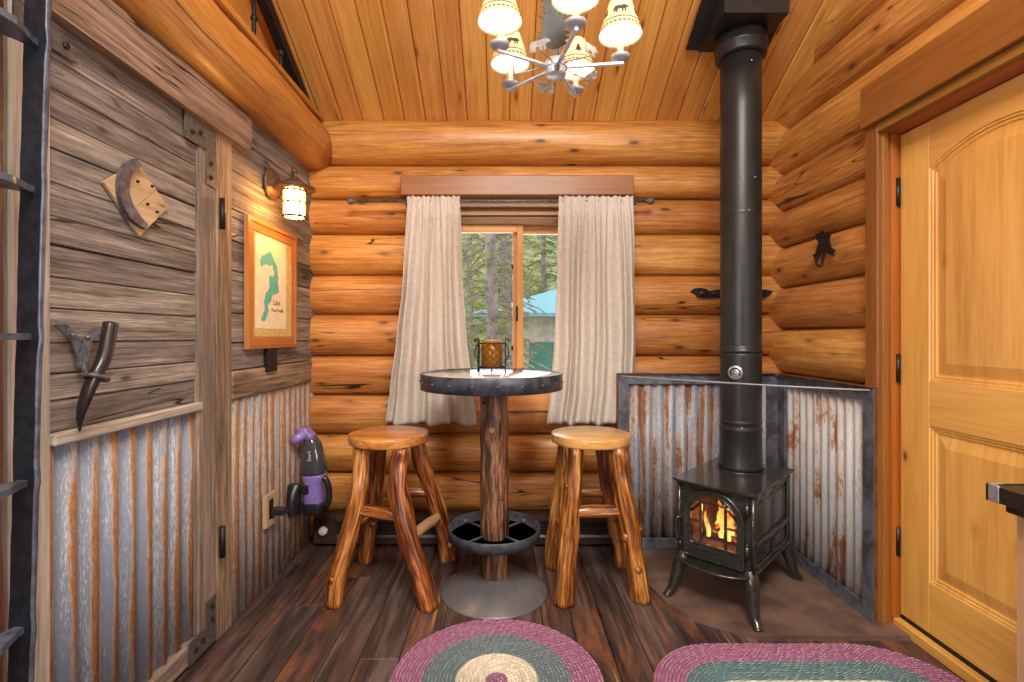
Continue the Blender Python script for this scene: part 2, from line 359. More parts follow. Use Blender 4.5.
# ------------------------------------------------------------------ mesh helpers
class MB:
    """collects shapes and links them as ONE mesh object; every vertex carries a grain coordinate and a piece number"""
    def __init__(s):
        s.v, s.f, s.g, s.r, s.sm = [], [], [], [], []
        s.shift = True
    def _add(s, vs, fs, gs, smooth, off=True, rnd=None):
        b = len(s.v)
        o = Vector((random.uniform(0, 40), random.uniform(0, 40), random.uniform(0, 40))) if off and s.shift else Vector((0, 0, 0))
        rv = random.random() if rnd is None else rnd
        s.v += [Vector(v) for v in vs]
        s.g += [Vector(q) + o for q in gs]
        s.r += [rv] * len(vs)
        s.f += [tuple(b + i for i in f) for f in fs]
        s.sm += [smooth] * len(fs)
        return b
    def box(s, lo, hi, ch=0.003, grain=None, mat=None, rnd=None):
        lo, hi = Vector(lo), Vector(hi)
        lo, hi = Vector([min(a, b) for a, b in zip(lo, hi)]), Vector([max(a, b) for a, b in zip(lo, hi)])
        d = hi - lo
        if grain is None:
            grain = max(range(3), key=lambda i: d[i])
        ch = min(ch, min(d) * 0.45)
        vs, idx = [], {}
        for sx in (0, 1):
            for sy in (0, 1):
                for sz in (0, 1):
                    for ax in range(3):
                        p = [0, 0, 0]
                        for i, q in enumerate((sx, sy, sz)):
                            base = hi[i] if q else lo[i]
                            inn = -ch if q else ch
                            p[i] = base if i == ax else base + inn
                        idx[(sx, sy, sz, ax)] = len(vs)
                        vs.append(Vector(p))
        fs = []
        for ax in range(3):
            o = [i for i in range(3) if i != ax]
            for q in (0, 1):
                loop = []
                for a, b in ((0, 0), (1, 0), (1, 1), (0, 1)):
                    k = [0, 0, 0]; k[ax] = q; k[o[0]] = a; k[o[1]] = b
                    loop.append(idx[(k[0], k[1], k[2], ax)])
                fs.append(loop)
        for ax in range(3):              # edges along ax
            o = [i for i in range(3) if i != ax]
            for a in (0, 1):
                for b in (0, 1):
                    k0 = [0, 0, 0]; k0[o[0]] = a; k0[o[1]] = b
                    k1 = list(k0); k1[ax] = 1
                    fs.append([idx[(*k0, o[0])], idx[(*k0, o[1])], idx[(*k1, o[1])], idx[(*k1, o[0])]])
        for sx in (0, 1):
            for sy in (0, 1):
                for sz in (0, 1):
                    fs.append([idx[(sx, sy, sz, a)] for a in range(3)])
        c = (lo + hi) / 2
        perm = {0: (0, 1, 2), 1: (1, 0, 2), 2: (2, 0, 1)}[grain]
        gs = [Vector(((v - c)[perm[0]], (v - c)[perm[1]], (v - c)[perm[2]])) for v in vs]
        if mat is not None:
            vs = [mat @ v for v in vs]
        # outward faces
        cc = sum(vs, Vector()) / len(vs)
        out = []
        for f in fs:
            p = [vs[i] for i in f]
            n = (p[1] - p[0]).cross(p[2] - p[0])
            fc = sum(p, Vector()) / len(p)
            out.append(f if n.dot(fc - cc) > 0 else f[::-1])
        s._add(vs, out, gs, False, rnd=rnd)
        return s
    def tube(s, pts, rad, n=12, caps=True, closed=False, sx=1.0, sy=1.0, wob=0.0, smooth=True, up=None, capr=0.0):
        pts = [Vector(p) for p in pts]
        m = len(pts)
        rads = list(rad) if hasattr(rad, '__len__') else [rad] * m
        tang = []
        for i in range(m):
            a = pts[(i - 1) % m] if (closed or i > 0) else pts[i]
            b = pts[(i + 1) % m] if (closed or i < m - 1) else pts[i]
            tang.append((b - a).normalized())
        u = Vector(up) if up is not None else (Vector((0, 0, 1)) if abs(tang[0].z) < 0.9 else Vector((1, 0, 0)))
        u = (u - tang[0] * u.dot(tang[0])).normalized()
        vs, gs, fs = [], [], []
        L = 0
        seed = Vector((random.uniform(0, 99),) * 3)
        for i in range(m):
            if i:
                L += (pts[i] - pts[i - 1]).length
            u = (u - tang[i] * u.dot(tang[i])).normalized()
            w = tang[i].cross(u)
            for k in range(n):
                a = 2 * PI * k / n
                rr = rads[i]
                if wob:
                    rr *= 1 + wob * noise.noise(seed + Vector((L * 9, math.cos(a) * 1.3, math.sin(a) * 1.3)))
                d = u * (math.cos(a) * rr * sx) + w * (math.sin(a) * rr * sy)
                vs.append(pts[i] + d)
                gs.append(Vector((L, math.cos(a) * rr, math.sin(a) * rr)))
        segs = m if closed else m - 1
        for i in range(segs):
            j = (i + 1) % m
            for k in range(n):
                k2 = (k + 1) % n
                fs.append((i * n + k, i * n + k2, j * n + k2, j * n + k))
        if caps and not closed:
            fs.append(tuple(range(n))[::-1])
            fs.append(tuple((m - 1) * n + k for k in range(n)))
        s._add(vs, fs, gs, smooth)
        return s
    def lathe(s, prof, n=32, c=(0, 0, 0), mat=None, smooth=True, wob=0.0, grain_flat=False):
        """profile of (radius, height) turned about z"""
        vs, gs, fs = [], [], []
        seed = Vector((random.uniform(0, 99),) * 3)
        for (r, z) in prof:
            for k in range(n):
                a = 2 * PI * k / n
                rr = r * (1 + (wob * noise.noise(seed + Vector((math.cos(a) * 1.5, math.sin(a) * 1.5, z * 5))) if wob else 0))
                p = Vector((rr * math.cos(a), rr * math.sin(a), z))
                gs.append(Vector((p.x, p.y, p.z)) if grain_flat else Vector((z, p.x, p.y)))
                p = (mat @ p) if mat is not None else p
                vs.append(p + Vector(c))
        m = len(prof)
        for i in range(m - 1):
            for k in range(n):
                k2 = (k + 1) % n
                fs.append((i * n + k, i * n + k2, (i + 1) * n + k2, (i + 1) * n + k))
        if prof[0][0] > 1e-5:
            fs.append(tuple(range(n))[::-1])
        if prof[-1][0] > 1e-5:
            fs.append(tuple((m - 1) * n + k for k in range(n)))
        s._add(vs, fs, gs, smooth)
        return s
    def prism(s, poly, t, mat, smooth=False, grain=0, rnd=None):
        """flat outline (x, y) given thickness t along local z, placed by mat"""
        n = len(poly)
        area = sum(poly[i][0] * poly[(i + 1) % n][1] - poly[(i + 1) % n][0] * poly[i][1] for i in range(n))
        if area < 0:
            poly = poly[::-1]
        vs = [Vector((x, y, 0)) for x, y in poly] + [Vector((x, y, t)) for x, y in poly]
        gs = [Vector((v.x, v.y, v.z)) if grain == 0 else Vector((v.y, v.x, v.z)) for v in vs]
        fs = [tuple(range(n))[::-1], tuple(range(n, 2 * n))]
        fs += [(i, (i + 1) % n, n + (i + 1) % n, n + i) for i in range(n)]
        if mat.determinant() < 0:
            fs = [f[::-1] for f in fs]
        s._add([mat @ v for v in vs], fs, gs, smooth, rnd=rnd)
        return s
    def ring(s, outer, inner, t, mat, grain=0):
        """flat plate with a hole: two outlines of equal length"""
        n = len(outer)
        vs = [Vector((*p, 0)) for p in outer] + [Vector((*p, 0)) for p in inner] + [Vector((*p, t)) for p in outer] + [Vector((*p, t)) for p in inner]
        gs = [Vector((v.x, v.y, v.z)) if grain == 0 else Vector((v.y, v.x, v.z)) for v in vs]
        fs = []
        for i in range(n):
            j = (i + 1) % n
            fs += [(i, n + i, n + j, j), (2 * n + i, 2 * n + j, 3 * n + j, 3 * n + i), (i, j, 2 * n + j, 2 * n + i), (n + i, 3 * n + i, 3 * n + j, n + j)]
        s._add([mat @ v for v in vs], fs, gs, False)
        return s
    def grid(s, fn, nu, nv, smooth=True, gfn=None, off=True, closed_u=False):
        vs, gs, fs = [], [], []
        for j in range(nv + 1):
            for i in range(nu + (0 if closed_u else 1)):
                u, v = i / nu, j / nv
                vs.append(Vector(fn(u, v)))
                gs.append(Vector(gfn(u, v)) if gfn else Vector((vs[-1].z, vs[-1].x, vs[-1].y)))
        w = nu if closed_u else nu + 1
        for j in range(nv):
            for i in range(nu):
                i2 = (i + 1) % w if closed_u else i + 1
                fs.append((j * w + i, j * w + i2, (j + 1) * w + i2, (j + 1) * w + i))
        s._add(vs, fs, gs, smooth, off)
        return s
    def blob(s, c, r, n=10, mat=None):
        """rounded lump with radii r"""
        prof = [(math.sin(PI * i / n), -math.cos(PI * i / n)) for i in range(n + 1)]
        prof[0] = (0.0, -1.0); prof[-1] = (0.0, 1.0)
        m = Matrix.Diagonal((*r, 1)) if mat is None else mat @ Matrix.Diagonal((*r, 1))
        s.lathe([(max(a, 1e-6), b) for a, b in prof], 16, c, m)
        return s
    def build(s, name, mat, parent=None, local=False, label=None):
        vs = s.v
        if parent is None:
            lo = Vector([min(v[i] for v in vs) for i in range(3)]); hi = Vector([max(v[i] for v in vs) for i in range(3)])
            org = Vector(((lo.x + hi.x) / 2, (lo.y + hi.y) / 2, lo.z))
        elif local:
            org = Vector((0, 0, 0))
        else:
            org = worldloc(parent)
        me = bpy.data.meshes.new(name)
        me.from_pydata([tuple(v - org) for v in vs], [], s.f)
        a = me.attributes.new('gc', 'FLOAT_VECTOR', 'POINT')
        a.data.foreach_set('vector', [q for v in s.g for q in v])
        a = me.attributes.new('rnd', 'FLOAT', 'POINT')
        a.data.foreach_set('value', s.r)
        me.polygons.foreach_set('use_smooth', s.sm)
        me.materials.append(mat)
        me.update()
        o = bpy.data.objects.new(name, me)
        COL.objects.link(o)
        if parent is None:
            o.location = org
        else:
            o.parent = parent
        if label:
            o['label'] = label
        return o

def worldloc(o):
    p = Vector(o.location)
    while o.parent:
        o = o.parent
        p = p + Vector(o.location)
    return p
def thing(name, label, cat, loc, rz=0.0, group=None):
    o = bpy.data.objects.new(name, None)
    o.empty_display_size = 0.1
    COL.objects.link(o)
    o.location = loc
    o.rotation_euler = (0, 0, rz)
    o['label'] = label; o['category'] = cat
    if group:
        o['group'] = group
    return o
def tag(o, label, cat, group=None, kind=None):
    o['label'] = label; o['category'] = cat
    if group:
        o['group'] = group
    if kind:
        o['kind'] = kind
    return o
def structure(o, label, cat):
    o['kind'] = 'structure'; o['label'] = label; o['category'] = cat
    return o
def frame(origin, x, y):
    """matrix whose local x, y lie along the given directions"""
    x = Vector(x).normalized(); z = x.cross(Vector(y)).normalized(); y = z.cross(x)
    m = Matrix((x, y, z)).transposed().to_4x4()
    m.translation = Vector(origin)
    return m
def bez(p, n=12):
    """smooth curve through the points (Catmull-Rom)"""
    p = [Vector(q) for q in p]
    out = []
    for i in range(len(p) - 1):
        p0 = p[i - 1] if i else p[i] * 2 - p[i + 1]
        p1, p2 = p[i], p[i + 1]
        p3 = p[i + 2] if i + 2 < len(p) else p[i + 1] * 2 - p[i]
        for k in range(n):
            t = k / n
            out.append(0.5 * ((2 * p1) + (p2 - p0) * t + (2 * p0 - 5 * p1 + 4 * p2 - p3) * t * t + (3 * p1 - p0 - 3 * p2 + p3) * t ** 3))
    out.append(p[-1])
    return out
def lerp_list(vals, n):
    out = []
    for i in range(n):
        t = i / (n - 1) * (len(vals) - 1)
        k = min(int(t), len(vals) - 2)
        out.append(vals[k] + (vals[k + 1] - vals[k]) * (t - k))
    return out
def piecewise(v, pts):
    for (a, x), (b, y) in zip(pts, pts[1:]):
        if v <= b:
            t = (v - a) / (b - a)
            t = t * t * (3 - 2 * t) * 0.5 + t * 0.5
            return x + (y - x) * t
    return pts[-1][1]

# ------------------------------------------------------------------ the room
EYE = 1.257
XL, XR, YB = -1.18, 1.71, 3.12          # left boards, right log valleys, back log valleys
YF = -3.4                                # wall behind the camera
def ceil_z(y):
    return 2.576 + 0.542 * (3.04 - y)
RIDGE = 0.2

# floor of worn planks
mb = MB()
x = -1.45
while x < 1.95:
    w = random.choice((0.13, 0.145, 0.155))
    y = YF - 0.2
    while y < 3.3:
        l = random.uniform(1.6, 3.2)
        mb.box((x + 0.0012, y, -0.03), (x + w - 0.0012, min(y + l, 3.3), 0.0), 0.002, grain=1)
        y += l + 0.0015
    x += w
floor = mb.build('floor', M['floor'])
structure(floor, 'dark stained plank floor worn orange along the boards', 'floor')
mb = MB(); mb.box((-1.5, YF - 0.2, -0.12), (2.0, 3.35, -0.032))
mb.build('subfloor', M['black'], floor)

# sloped ceiling of tongue and groove boards
mb = MB()
sl = math.sqrt(1 + 0.542 ** 2)
x = -3.3
k = 0
y_low, y_high = 3.3, RIDGE
down = frame((0, y_high, ceil_z(y_high)), (0, (y_low - y_high), ceil_z(y_low) - ceil_z(y_high)), (1, 0, 0))
Ls = (y_low - y_high) * sl
nrm = Vector((0, 0.542, 1)).normalized()
while x < 2.0:
    w = 0.128
    # board seen from below, with a v groove on either side
    m = frame((x, y_high, ceil_z(y_high)), (0, 1, -0.542), (1, 0, 0))
    lo, hi = Vector((0, 0.0008, -0.002)), Vector((Ls, w - 0.0008, -0.02))
    mb.box((0, 0.0016, -0.02), (Ls, w - 0.0016, 0.0), 0.006, grain=0, mat=m)
    x += w
y2 = RIDGE - (3.6)
x = -3.3
while x < 2.0:
    w = 0.128
    m = frame((x, y_high, ceil_z(y_high)), (0, -1, -0.542), (1, 0, 0))
    mb.box((0, 0.0008, 0.0), (3.75 * sl, w - 0.0008, 0.02), 0.0055, grain=0, mat=m)
    x += w
ceiling = mb.build('ceiling', M['ceiling'])
mb = MB()
mb.box((0, -3.4, 0.02), (3.8 * sl, 2.1, 0.06), mat=frame((0, y_high, ceil_z(y_high) + .002), (0, -1, -0.542), (-1, 0, 0)) @ Matrix.Diagonal((1, -1, -1, 1)))
mb.box((0, -3.4, -0.06), (Ls, 2.1, -0.0195), mat=frame((0, y_high, ceil_z(y_high)), (0, 1, -0.542), (1, 0, 0)))
mb.build('roof_deck', M['black'], ceiling)
structure(ceiling, 'sloping ceiling of honey pine tongue and groove boards', 'ceiling')

def wall_log(mb, axis, a0, a1, z0, z1, face, valley, back, seed, rnd=None):
    """one log of a stacked wall: rounded room face between two seams"""
    prof = []
    N = 16
    zc, hz = (z0 + z1) / 2, (z1 - z0) / 2
    for i in range(N + 1):
        t = -1 + 2 * i / N
        prof.append((zc + hz * t * 0.999, 1 - math.sqrt(max(0.0, 1 - abs(t) ** 2.1))))
    n = max(2, int(abs(a1 - a0) / 0.07))
    vs, gs, fs = [], [], []
    sd = Vector((seed * 3.7, seed * 1.3, 0))
    for i in range(n + 1):
        s = a0 + (a1 - a0) * i / n
        tap = 0.012 * noise.noise(sd + Vector((s * 0.8, 0, 0))) + 0.004 * noise.noise(sd + Vector((s * 4, 7, 0)))
        for (z, q) in prof:
            d = face + (valley - face) * q + (tap + 0.006 * noise.noise(sd + Vector((s * 2.2, z * 7, 3)))) * (1 - q)
            p = (s, d, z) if axis == 0 else (d, s, z)
            vs.append(p); gs.append((s, d, z))
        for z in (z1, z0):
            p = (s, back, z) if axis == 0 else (back, s, z)
            vs.append(p); gs.append((s, back, z))
    w = N + 3
    for i in range(n):
        for k in range(w):
            k2 = (k + 1) % w
            f = (i * w + k, (i + 1) * w + k, (i + 1) * w + k2, i * w + k2)
            fs.append(f if axis == 0 else f[::-1])
    fs.append(tuple(range(w)) if axis == 0 else tuple(range(w))[::-1])
    fs.append(tuple(n * w + k for k in range(w))[::-1] if axis == 0 else tuple(n * w + k for k in range(w)))
    mb._add(vs, fs, gs, True, rnd=rnd)

# back wall: log courses, cut for the window
WX0, WX1, WZ0, WZ1 = -0.50, 0.645, 0.886, 2.099
bz = [0, .163, .406, .643, .886, 1.129, 1.385, 1.628, 1.883, 2.099, 2.309, 2.585]
mb = MB()
for i, (a, b) in enumerate(zip(bz, bz[1:])):
    face = 2.985 if i == len(bz) - 2 else 3.04
    if b > WZ0 + 0.01 and a < WZ1 - 0.01:
        rv = random.random()
        wall_log(mb, 0, -1.3, WX0, a, b, face, YB, 3.34, i, rv)
        wall_log(mb, 0, WX1, 1.9, a, b, face, YB, 3.34, i + 0.5, rv)
    else:
        wall_log(mb, 0, -1.3, 1.9, a, b, face, YB, 3.34, i)
mb.box((-3.4, 3.30, 2.3), (1.95, 3.36, 2.7))
wall_back = mb.build('wall_back', M['log'])
structure(wall_back, 'back wall of stacked varnished orange logs around the window', 'wall')

# right wall: log courses offset by half a course, cut for the door
DY0, DY1 = 1.19, 2.205
rz_ = [0, .276, .526, .776, 1.026, 1.293, 1.543, 1.786, 2.005, 2.23, 2.485, 2.74, 2.99, 3.24, 3.5, 3.75, 4.05, 4.4]
mb = MB()
for i, (a, b) in enumerate(zip(rz_, rz_[1:])):
    rv = random.random()
    if b < 2.3:
        wall_log(mb, 1, DY1, 3.2, a, b, 1.635, XR, 1.95, i + 20, rv)
        wall_log(mb, 1, YF, DY0, a, b, 1.635, XR, 1.95, i + 20.5, rv)
    else:
        wall_log(mb, 1, YF, 3.2, a, b, 1.635, XR, 1.95, i + 20, rv)
wall_right = mb.build('wall_right', M['log'])
structure(wall_right, 'right wall of stacked varnished orange logs beside the door', 'wall')

# left wall: backing, weathered boards and rusty corrugated iron
mb = MB()
mb.box((-1.34, YF, 0), (XL - 0.042, 3.1, 2.42))
wall_left = mb.build('wall_left', M['barn'])
structure(wall_left, 'left wall of weathered barnwood above rusty corrugated iron', 'wall')
mb = MB()
lb = [1.10, 1.222, 1.352, 1.538, 1.669, 1.806, 1.979, 2.14, 2.32]
for a, b in zip(lb, lb[1:]):
    mb.box((XL - 0.03, 2.163, a + 0.002), (XL + random.uniform(-0.012, -0.004), 3.13, b - 0.002), 0.004, grain=1)
mb.build('board_cladding', M['barn'], wall_left)
def corr(mb, p0, along, up, length, z0, z1, pitch, amp, normal, phase=0.0, nz=2):
    n = int(length / pitch * 12)
    al, no = Vector(along), Vector(normal)
    def fn(u, v):
        ph = 2 * PI * (u * length / pitch) + phase
        return Vector(p0) + al * (u * length) + no * (amp * math.cos(ph)) + Vector((0, 0, z0 + (z1 - z0) * v))
    def gf(u, v):
        return (z0 + (z1 - z0) * v, u * length, math.cos(2 * PI * (u * length / pitch) + phase))
    b = len(mb.v)
    mb.grid(fn, n, nz, True, gf, off=False)
    o = Vector((random.uniform(0, 30), random.uniform(0, 30), 0))
    for i in range(b, len(mb.g)):
        mb.g[i] = mb.g[i] + o
mb = MB()
corr(mb, (XL - 0.012, 2.163, 0), (0, 1, 0), None, 0.95, 0.002, 0.975, 0.068, 0.008, (1, 0, 0), 1.0)
o = mb.build('corrugated_cladding', M['wall_iron'], wall_left, label='rusty corrugated iron lower cladding')
sm = o.modifiers.new('sheet', 'SOLIDIFY'); sm.thickness = 0.0015
mb = MB()
mb.box((XL - 0.03, 2.163, 0.975), (XL + 0.003, 3.06, 1.098), 0.006, grain=1)
structure(mb.build('trim_1', M['barn_brown']), 'rough brown rail board above the corrugated iron', 'trim')
mb = MB()
mb.box((XL - 0.03, 2.046, 0), (XL + 0.001, 2.161, 2.12), 0.006, grain=2)
structure(mb.build('trim_2', M['barn_brown']), 'brown upright board hinge side of the barn door', 'trim')
# barnwood header beam over the door, its far end rounded
mb = MB()
mb.prism([(YF, 2.086), (2.245, 2.086), (2.275, 2.105), (2.285, 2.16), (2.28, 2.24), (YF, 2.24)], 0.055, frame((XL - 0.03, 0, 0), (0, 1, 0), (0, 0, 1)))
structure(mb.build('trim_3', M['barn_brown']), 'heavy brown barnwood header beam over the barn door', 'trim')
# round log on top of the left wall with a flat plank on it
mb = MB()
pts = [(-1.19 + 0.006 * math.sin(i * 1.3), YF + (3.06 - YF) * i / 40, 2.405 + 0.006 * math.sin(i * 0.9)) for i in range(41)]
mb.tube(pts, 0.148, 28, wob=0.04)
structure(mb.build('trim_4', M['beam_log']), 'long round golden log along the top of the left wall', 'log beam')
mb = MB()
mb.box((-1.34, YF, 2.535), (-1.085, 3.0, 2.565), 0.004, grain=1)
structure(mb.build('trim_5', M['beam_log']), 'flat golden plank lying along the log under the loft', 'plank')
mb = MB()
pts = [(-1.20, 1.035, 0.0 + 2.1 * i / 20) for i in range(21)]
mb.tube(pts, 0.115, 20, wob=0.05)
structure(mb.build('trim_6', M['dark_post']), 'dark reddish log post at the left edge behind the ladder', 'post')
# loft behind: floor, side wall
mb = MB()
for i in range(14):
    mb.box((-3.3, -0.5 + i * 0.26, 2.44), (-1.34, -0.5 + i * 0.26 + 0.258, 2.50), 0.003, grain=0)
loft = mb.build('floor_loft', M['ceiling'])
structure(loft, 'pine board floor of the dim loft above the left wall', 'loft floor')
mb = MB()
for i in range(14):
    mb.box((-3.34, YF, 2.44 + i * 0.15), (-3.28, 3.3, 2.44 + i * 0.15 + 0.148), 0.005, grain=1)
structure(mb.build('wall_loft', M['ceiling']), 'pine boarded side wall of the dim loft', 'wall')
# wall behind the camera with a wide window in it
mb = MB()
for i in range(18):
    mb.box((-3.4, YF - 0.12, i * .25), (2.0, YF, i * .25 + .249), .02, grain=0)
structure(mb.build('wall_front', M['log']), 'log wall behind the viewer', 'wall')

# ---- loft railing: sloped flat bar under the ceiling boards and iron balusters
root = thing('loft_railing', 'black iron railing of thin balusters and a sloped bar above the log', 'railing', (-1.16, 2.3, 2.565))
mb = MB()
m = frame((-1.185, 3.02, ceil_z(3.02) - 0.052), (0, -1, 0.542), (1, 0, 0))
mb.box((0, 0, -0.03), (2.4 * sl, 0.05, 0.03), 0.003, mat=m)
mb.build('sloped_bar', M['black'], root)
for y in (2.03, 2.31, 2.59):
    mb = MB()
    mb.tube([(-1.16, y, 2.566), (-1.16, y, ceil_z(y) - 0.06)], 0.010, 10)
    mb.blob((-1.16, y, 2.72), (0.016, 0.016, 0.02))
    mb.build('baluster', M['black'], root)

# ------------------------------------------------------------------ barn door in the left wall
door1 = thing('door_1', 'weathered barn door with a rusty corrugated lower half', 'door', (XL, 1.6, 0.0))
door1['kind'] = 'structure'
DF = XL - 0.011
db = [.997, 1.083, 1.153, 1.236, 1.327, 1.41, 1.496, 1.571, 1.66, 1.75, 1.828, 1.909, 1.99, 2.088]
mb = MB()
for a, b in zip(db, db[1:]):
    mb.box((DF - 0.03, 1.285, a + 0.0015), (DF + random.uniform(-0.004, 0.004), 1.935, b - 0.0015), 0.003, grain=1)
mb.build('board_panel', M['barn'], door1, label='grey weathered horizontal boards')
mb = MB()
corr(mb, (DF - 0.012, 1.30, 0), (0, 1, 0), None, 0.625, 0.09, 0.985, 0.0745, 0.009, (1, 0, 0), -1.2)
o = mb.build('corrugated_panel', M['door_iron'], door1, label='blue grey corrugated iron with orange rust')
sm = o.modifiers.new('sheet', 'SOLIDIFY'); sm.thickness = 0.0015
mb = MB(); mb.box((DF - 0.03, 1.19, 0.02), (DF + 0.012, 1.30, 2.09), 0.005, grain=2)
mb.build('stile', M['barn_pale'], door1, label='pale grey stile')
mb = MB(); mb.box((DF - 0.03, 1.923, 0.02), (DF + 0.012, 2.036, 2.09), 0.005, grain=2)
mb.build('stile', M['barn_post'], door1)
mb = MB(); mb.box((DF - 0.03, 1.30, 0.02), (DF + 0.011, 1.923, 0.098), 0.005, grain=1)
mb.build('bottom_rail', M['barn_post'], door1)
mb = MB(); mb.box((DF - 0.01, 1.30, 0.965), (DF + 0.022, 1.94, 0.998), 0.006, grain=1)
mb.build('trim_strip', M['barn_pale'], door1)
def bolt(mb, y, z, x, r=0.011):
    mb.lathe([(r, 0), (r, 0.004), (r * 0.6, 0.008), (1e-6, 0.009)], 8, (x, y, z), Matrix.Rotation(PI / 2, 4, 'Y'), smooth=False)
Fw = lambda x: frame((x, 0, 0), (0, 1, 0), (0, 0, 1))
PX = DF + 0.0125
def ell_plate(name, poly, bolts):
    mb = MB(); mb.prism(poly, 0.005, Fw(PX))
    o = mb.build(name, M['plate'], door1)
    for y, z in bolts:
        mb = MB(); bolt(mb, y, z, PX + 0.005, 0.010); mb.build('bolt_head', M['black'], o)
ell_plate('corner_plate', [(1.836, 2.088), (2.030, 2.088), (2.030, 1.848), (1.966, 1.855), (1.966, 1.985), (1.836, 1.985)],
          [(1.875, 2.02), (1.925, 2.035), (1.995, 1.94), (1.995, 1.885)])
ell_plate('corner_plate', [(1.858, 0.022), (2.032, 0.022), (2.032, 0.205), (1.965, 0.205), (1.965, 0.108), (1.858, 0.108)],
          [(1.895, 0.062), (1.94, 0.072), (2.0, 0.12), (2.0, 0.175)])
ell_plate('corner_plate', [(1.195, 2.0), (1.195, 2.07), (1.305, 2.066), (1.338, 2.052), (1.358, 2.03), (1.375, 2.0)],
          [(1.235, 2.03), (1.335, 2.03)])
for z in (1.69, 0.35):
    mb = MB()
    mb.tube([(XL + 0.026, 2.042, z), (XL + 0.026, 2.042, z + 0.125)], 0.011, 12)
    mb.box((XL + 0.012, 2.046, z + 0.004), (XL + 0.0155, 2.062, z + 0.121), 0.001)
    mb.build('hinge', M['black'], door1)
# forged fork with a horn hanging through its ring: the pull of the barn door
hx = DF + 0.006
handle = bpy.data.objects.new('door_handle', None); COL.objects.link(handle); handle.parent = door1
handle.location = Vector((hx, 1.42, 1.05)) - Vector(door1.location)
def on_wall(px, py, dx=0.0):
    x = XL + dx
    y = 500 * x / (px - 505)
    return Vector((x, y, EYE - (py - 335) * y / 500))
mb = MB()
def strap(pts, widths, x0=0.012, thick=0.005):
    P = [on_wall(a, b, x0) for a, b in pts]
    P = bez(P, 6)
    W = lerp_list(widths, len(P))
    L, R = [], []
    for i, p in enumerate(P):
        a = P[max(0, i - 1)]; b = P[min(len(P) - 1, i + 1)]
        t = (b - a); n = Vector((0, -t.z, t.y)).normalized()
        L.append((p.y + n.y * W[i], p.z + n.z * W[i])); R.append((p.y - n.y * W[i], p.z - n.z * W[i]))
    mb.prism(L + R[::-1], thick, Fw(P[0].x))
strap([(54, 325), (64, 329), (73, 339), (79, 352), (82, 368)], [0.003, 0.012, 0.012, 0.013, 0.018])
strap([(104, 329), (95, 332), (88, 340), (84, 352), (83, 368)], [0.006, 0.011, 0.011, 0.013, 0.018], 0.0175)
c = on_wall(83, 368, 0.018)
mb.tube(bez([on_wall(82, 366, 0.02), on_wall(86, 375, 0.04), on_wall(92, 380, 0.07)], 6), 0.011, 10, sy=0.5)
rc = on_wall(95.5, 377.5, 0.075)
ring_n = Vector((0, 0.35, 0.94)).normalized()
e1 = Vector((1, 0, 0)); e2 = ring_n.cross(e1)
mb.tube([rc + e1 * (0.027 * math.cos(a)) + e2 * (0.030 * math.sin(a)) for a in [2 * PI * k / 24 for k in range(24)]], 0.006, 8, closed=True)
for (a, b) in ((72.5, 335), (87.5, 337)):
    p = on_wall(a, b, 0.022); bolt(mb, p.y, p.z, p.x - 0.001, 0.007)
mb.build('bracket', M['iron'], handle)
mb = MB()
H = bez([on_wall(110.5, 323, 0.075), on_wall(107.5, 342, 0.078), on_wall(103, 360, 0.078), on_wall(94, 378, 0.074), on_wall(85, 400, 0.062), on_wall(80, 418, 0.045), on_wall(79.5, 431, 0.03)], 6)
mb.tube(H, lerp_list([0.0185, 0.0185, 0.018, 0.017, 0.014, 0.009, 0.003], len(H)), 16, wob=0.12)
mb.build('horn_grip', M['horn'], handle, label='curved dark horn grip')

# horseshoe on a tilted pine plaque
A = [on_wall(103, 182), on_wall(137, 163), on_wall(167.5, 207), on_wall(139, 236)]
ctr = sum(A, Vector()) / 4
root = thing('horseshoe_plaque', 'half horseshoe on a tilted square of raw pine on the barn door', 'wall ornament', (DF + 0.004, ctr.y, ctr.z - 0.12))
ang = math.radians(-47)
R2 = lambda u, v: (ctr.y + u * math.cos(ang) - v * math.sin(ang), ctr.z + u * math.sin(ang) + v * math.cos(ang))
px0 = DF + 0.004
def quad_board(t0, t1):
    # slices of the plaque between two fractions of its long side
    a, b, c_, d = [(p.y, p.z) for p in A]
    L = lambda p, q, t: (p[0] + (q[0] - p[0]) * t, p[1] + (q[1] - p[1]) * t)
    return [L(a, d, t0), L(b, c_, t0), L(b, c_, t1), L(a, d, t1)]
mb = MB()
mb.prism(quad_board(0, 0.585), 0.010, Fw(px0))
mb.prism(quad_board(0.595, 1.0), 0.010, Fw(px0))
mb.build('plaque', M['plaque'], root, label='tilted raw pine board')
so = [(137, 158.5), (128, 164), (122.5, 173), (120.5, 184), (121.5, 197), (126, 210), (133, 220), (141, 226), (147, 229.5)]
si = [(143.5, 166), (137.5, 169), (132.5, 175), (130, 184), (130.5, 195), (133.5, 204), (138, 211), (143.5, 219), (148.5, 224.5)]
poly = [(p.y, p.z) for p in [on_wall(*q, 0.02) for q in so]] + [(p.y, p.z) for p in [on_wall(*q, 0.02) for q in si[::-1]]]
mb = MB(); mb.prism(poly, 0.016, Fw(px0 + 0.010))
mb.build('horseshoe', M['shoe'], root, label='rusted half of a horseshoe')
for q in ((136, 181.5), (150.5, 186), (146, 204), (155.5, 212)):
    mb = MB(); p = on_wall(*q); bolt(mb, p.y, p.z, px0 + 0.010, 0.0045); mb.build('nail_head', M['black'], root)

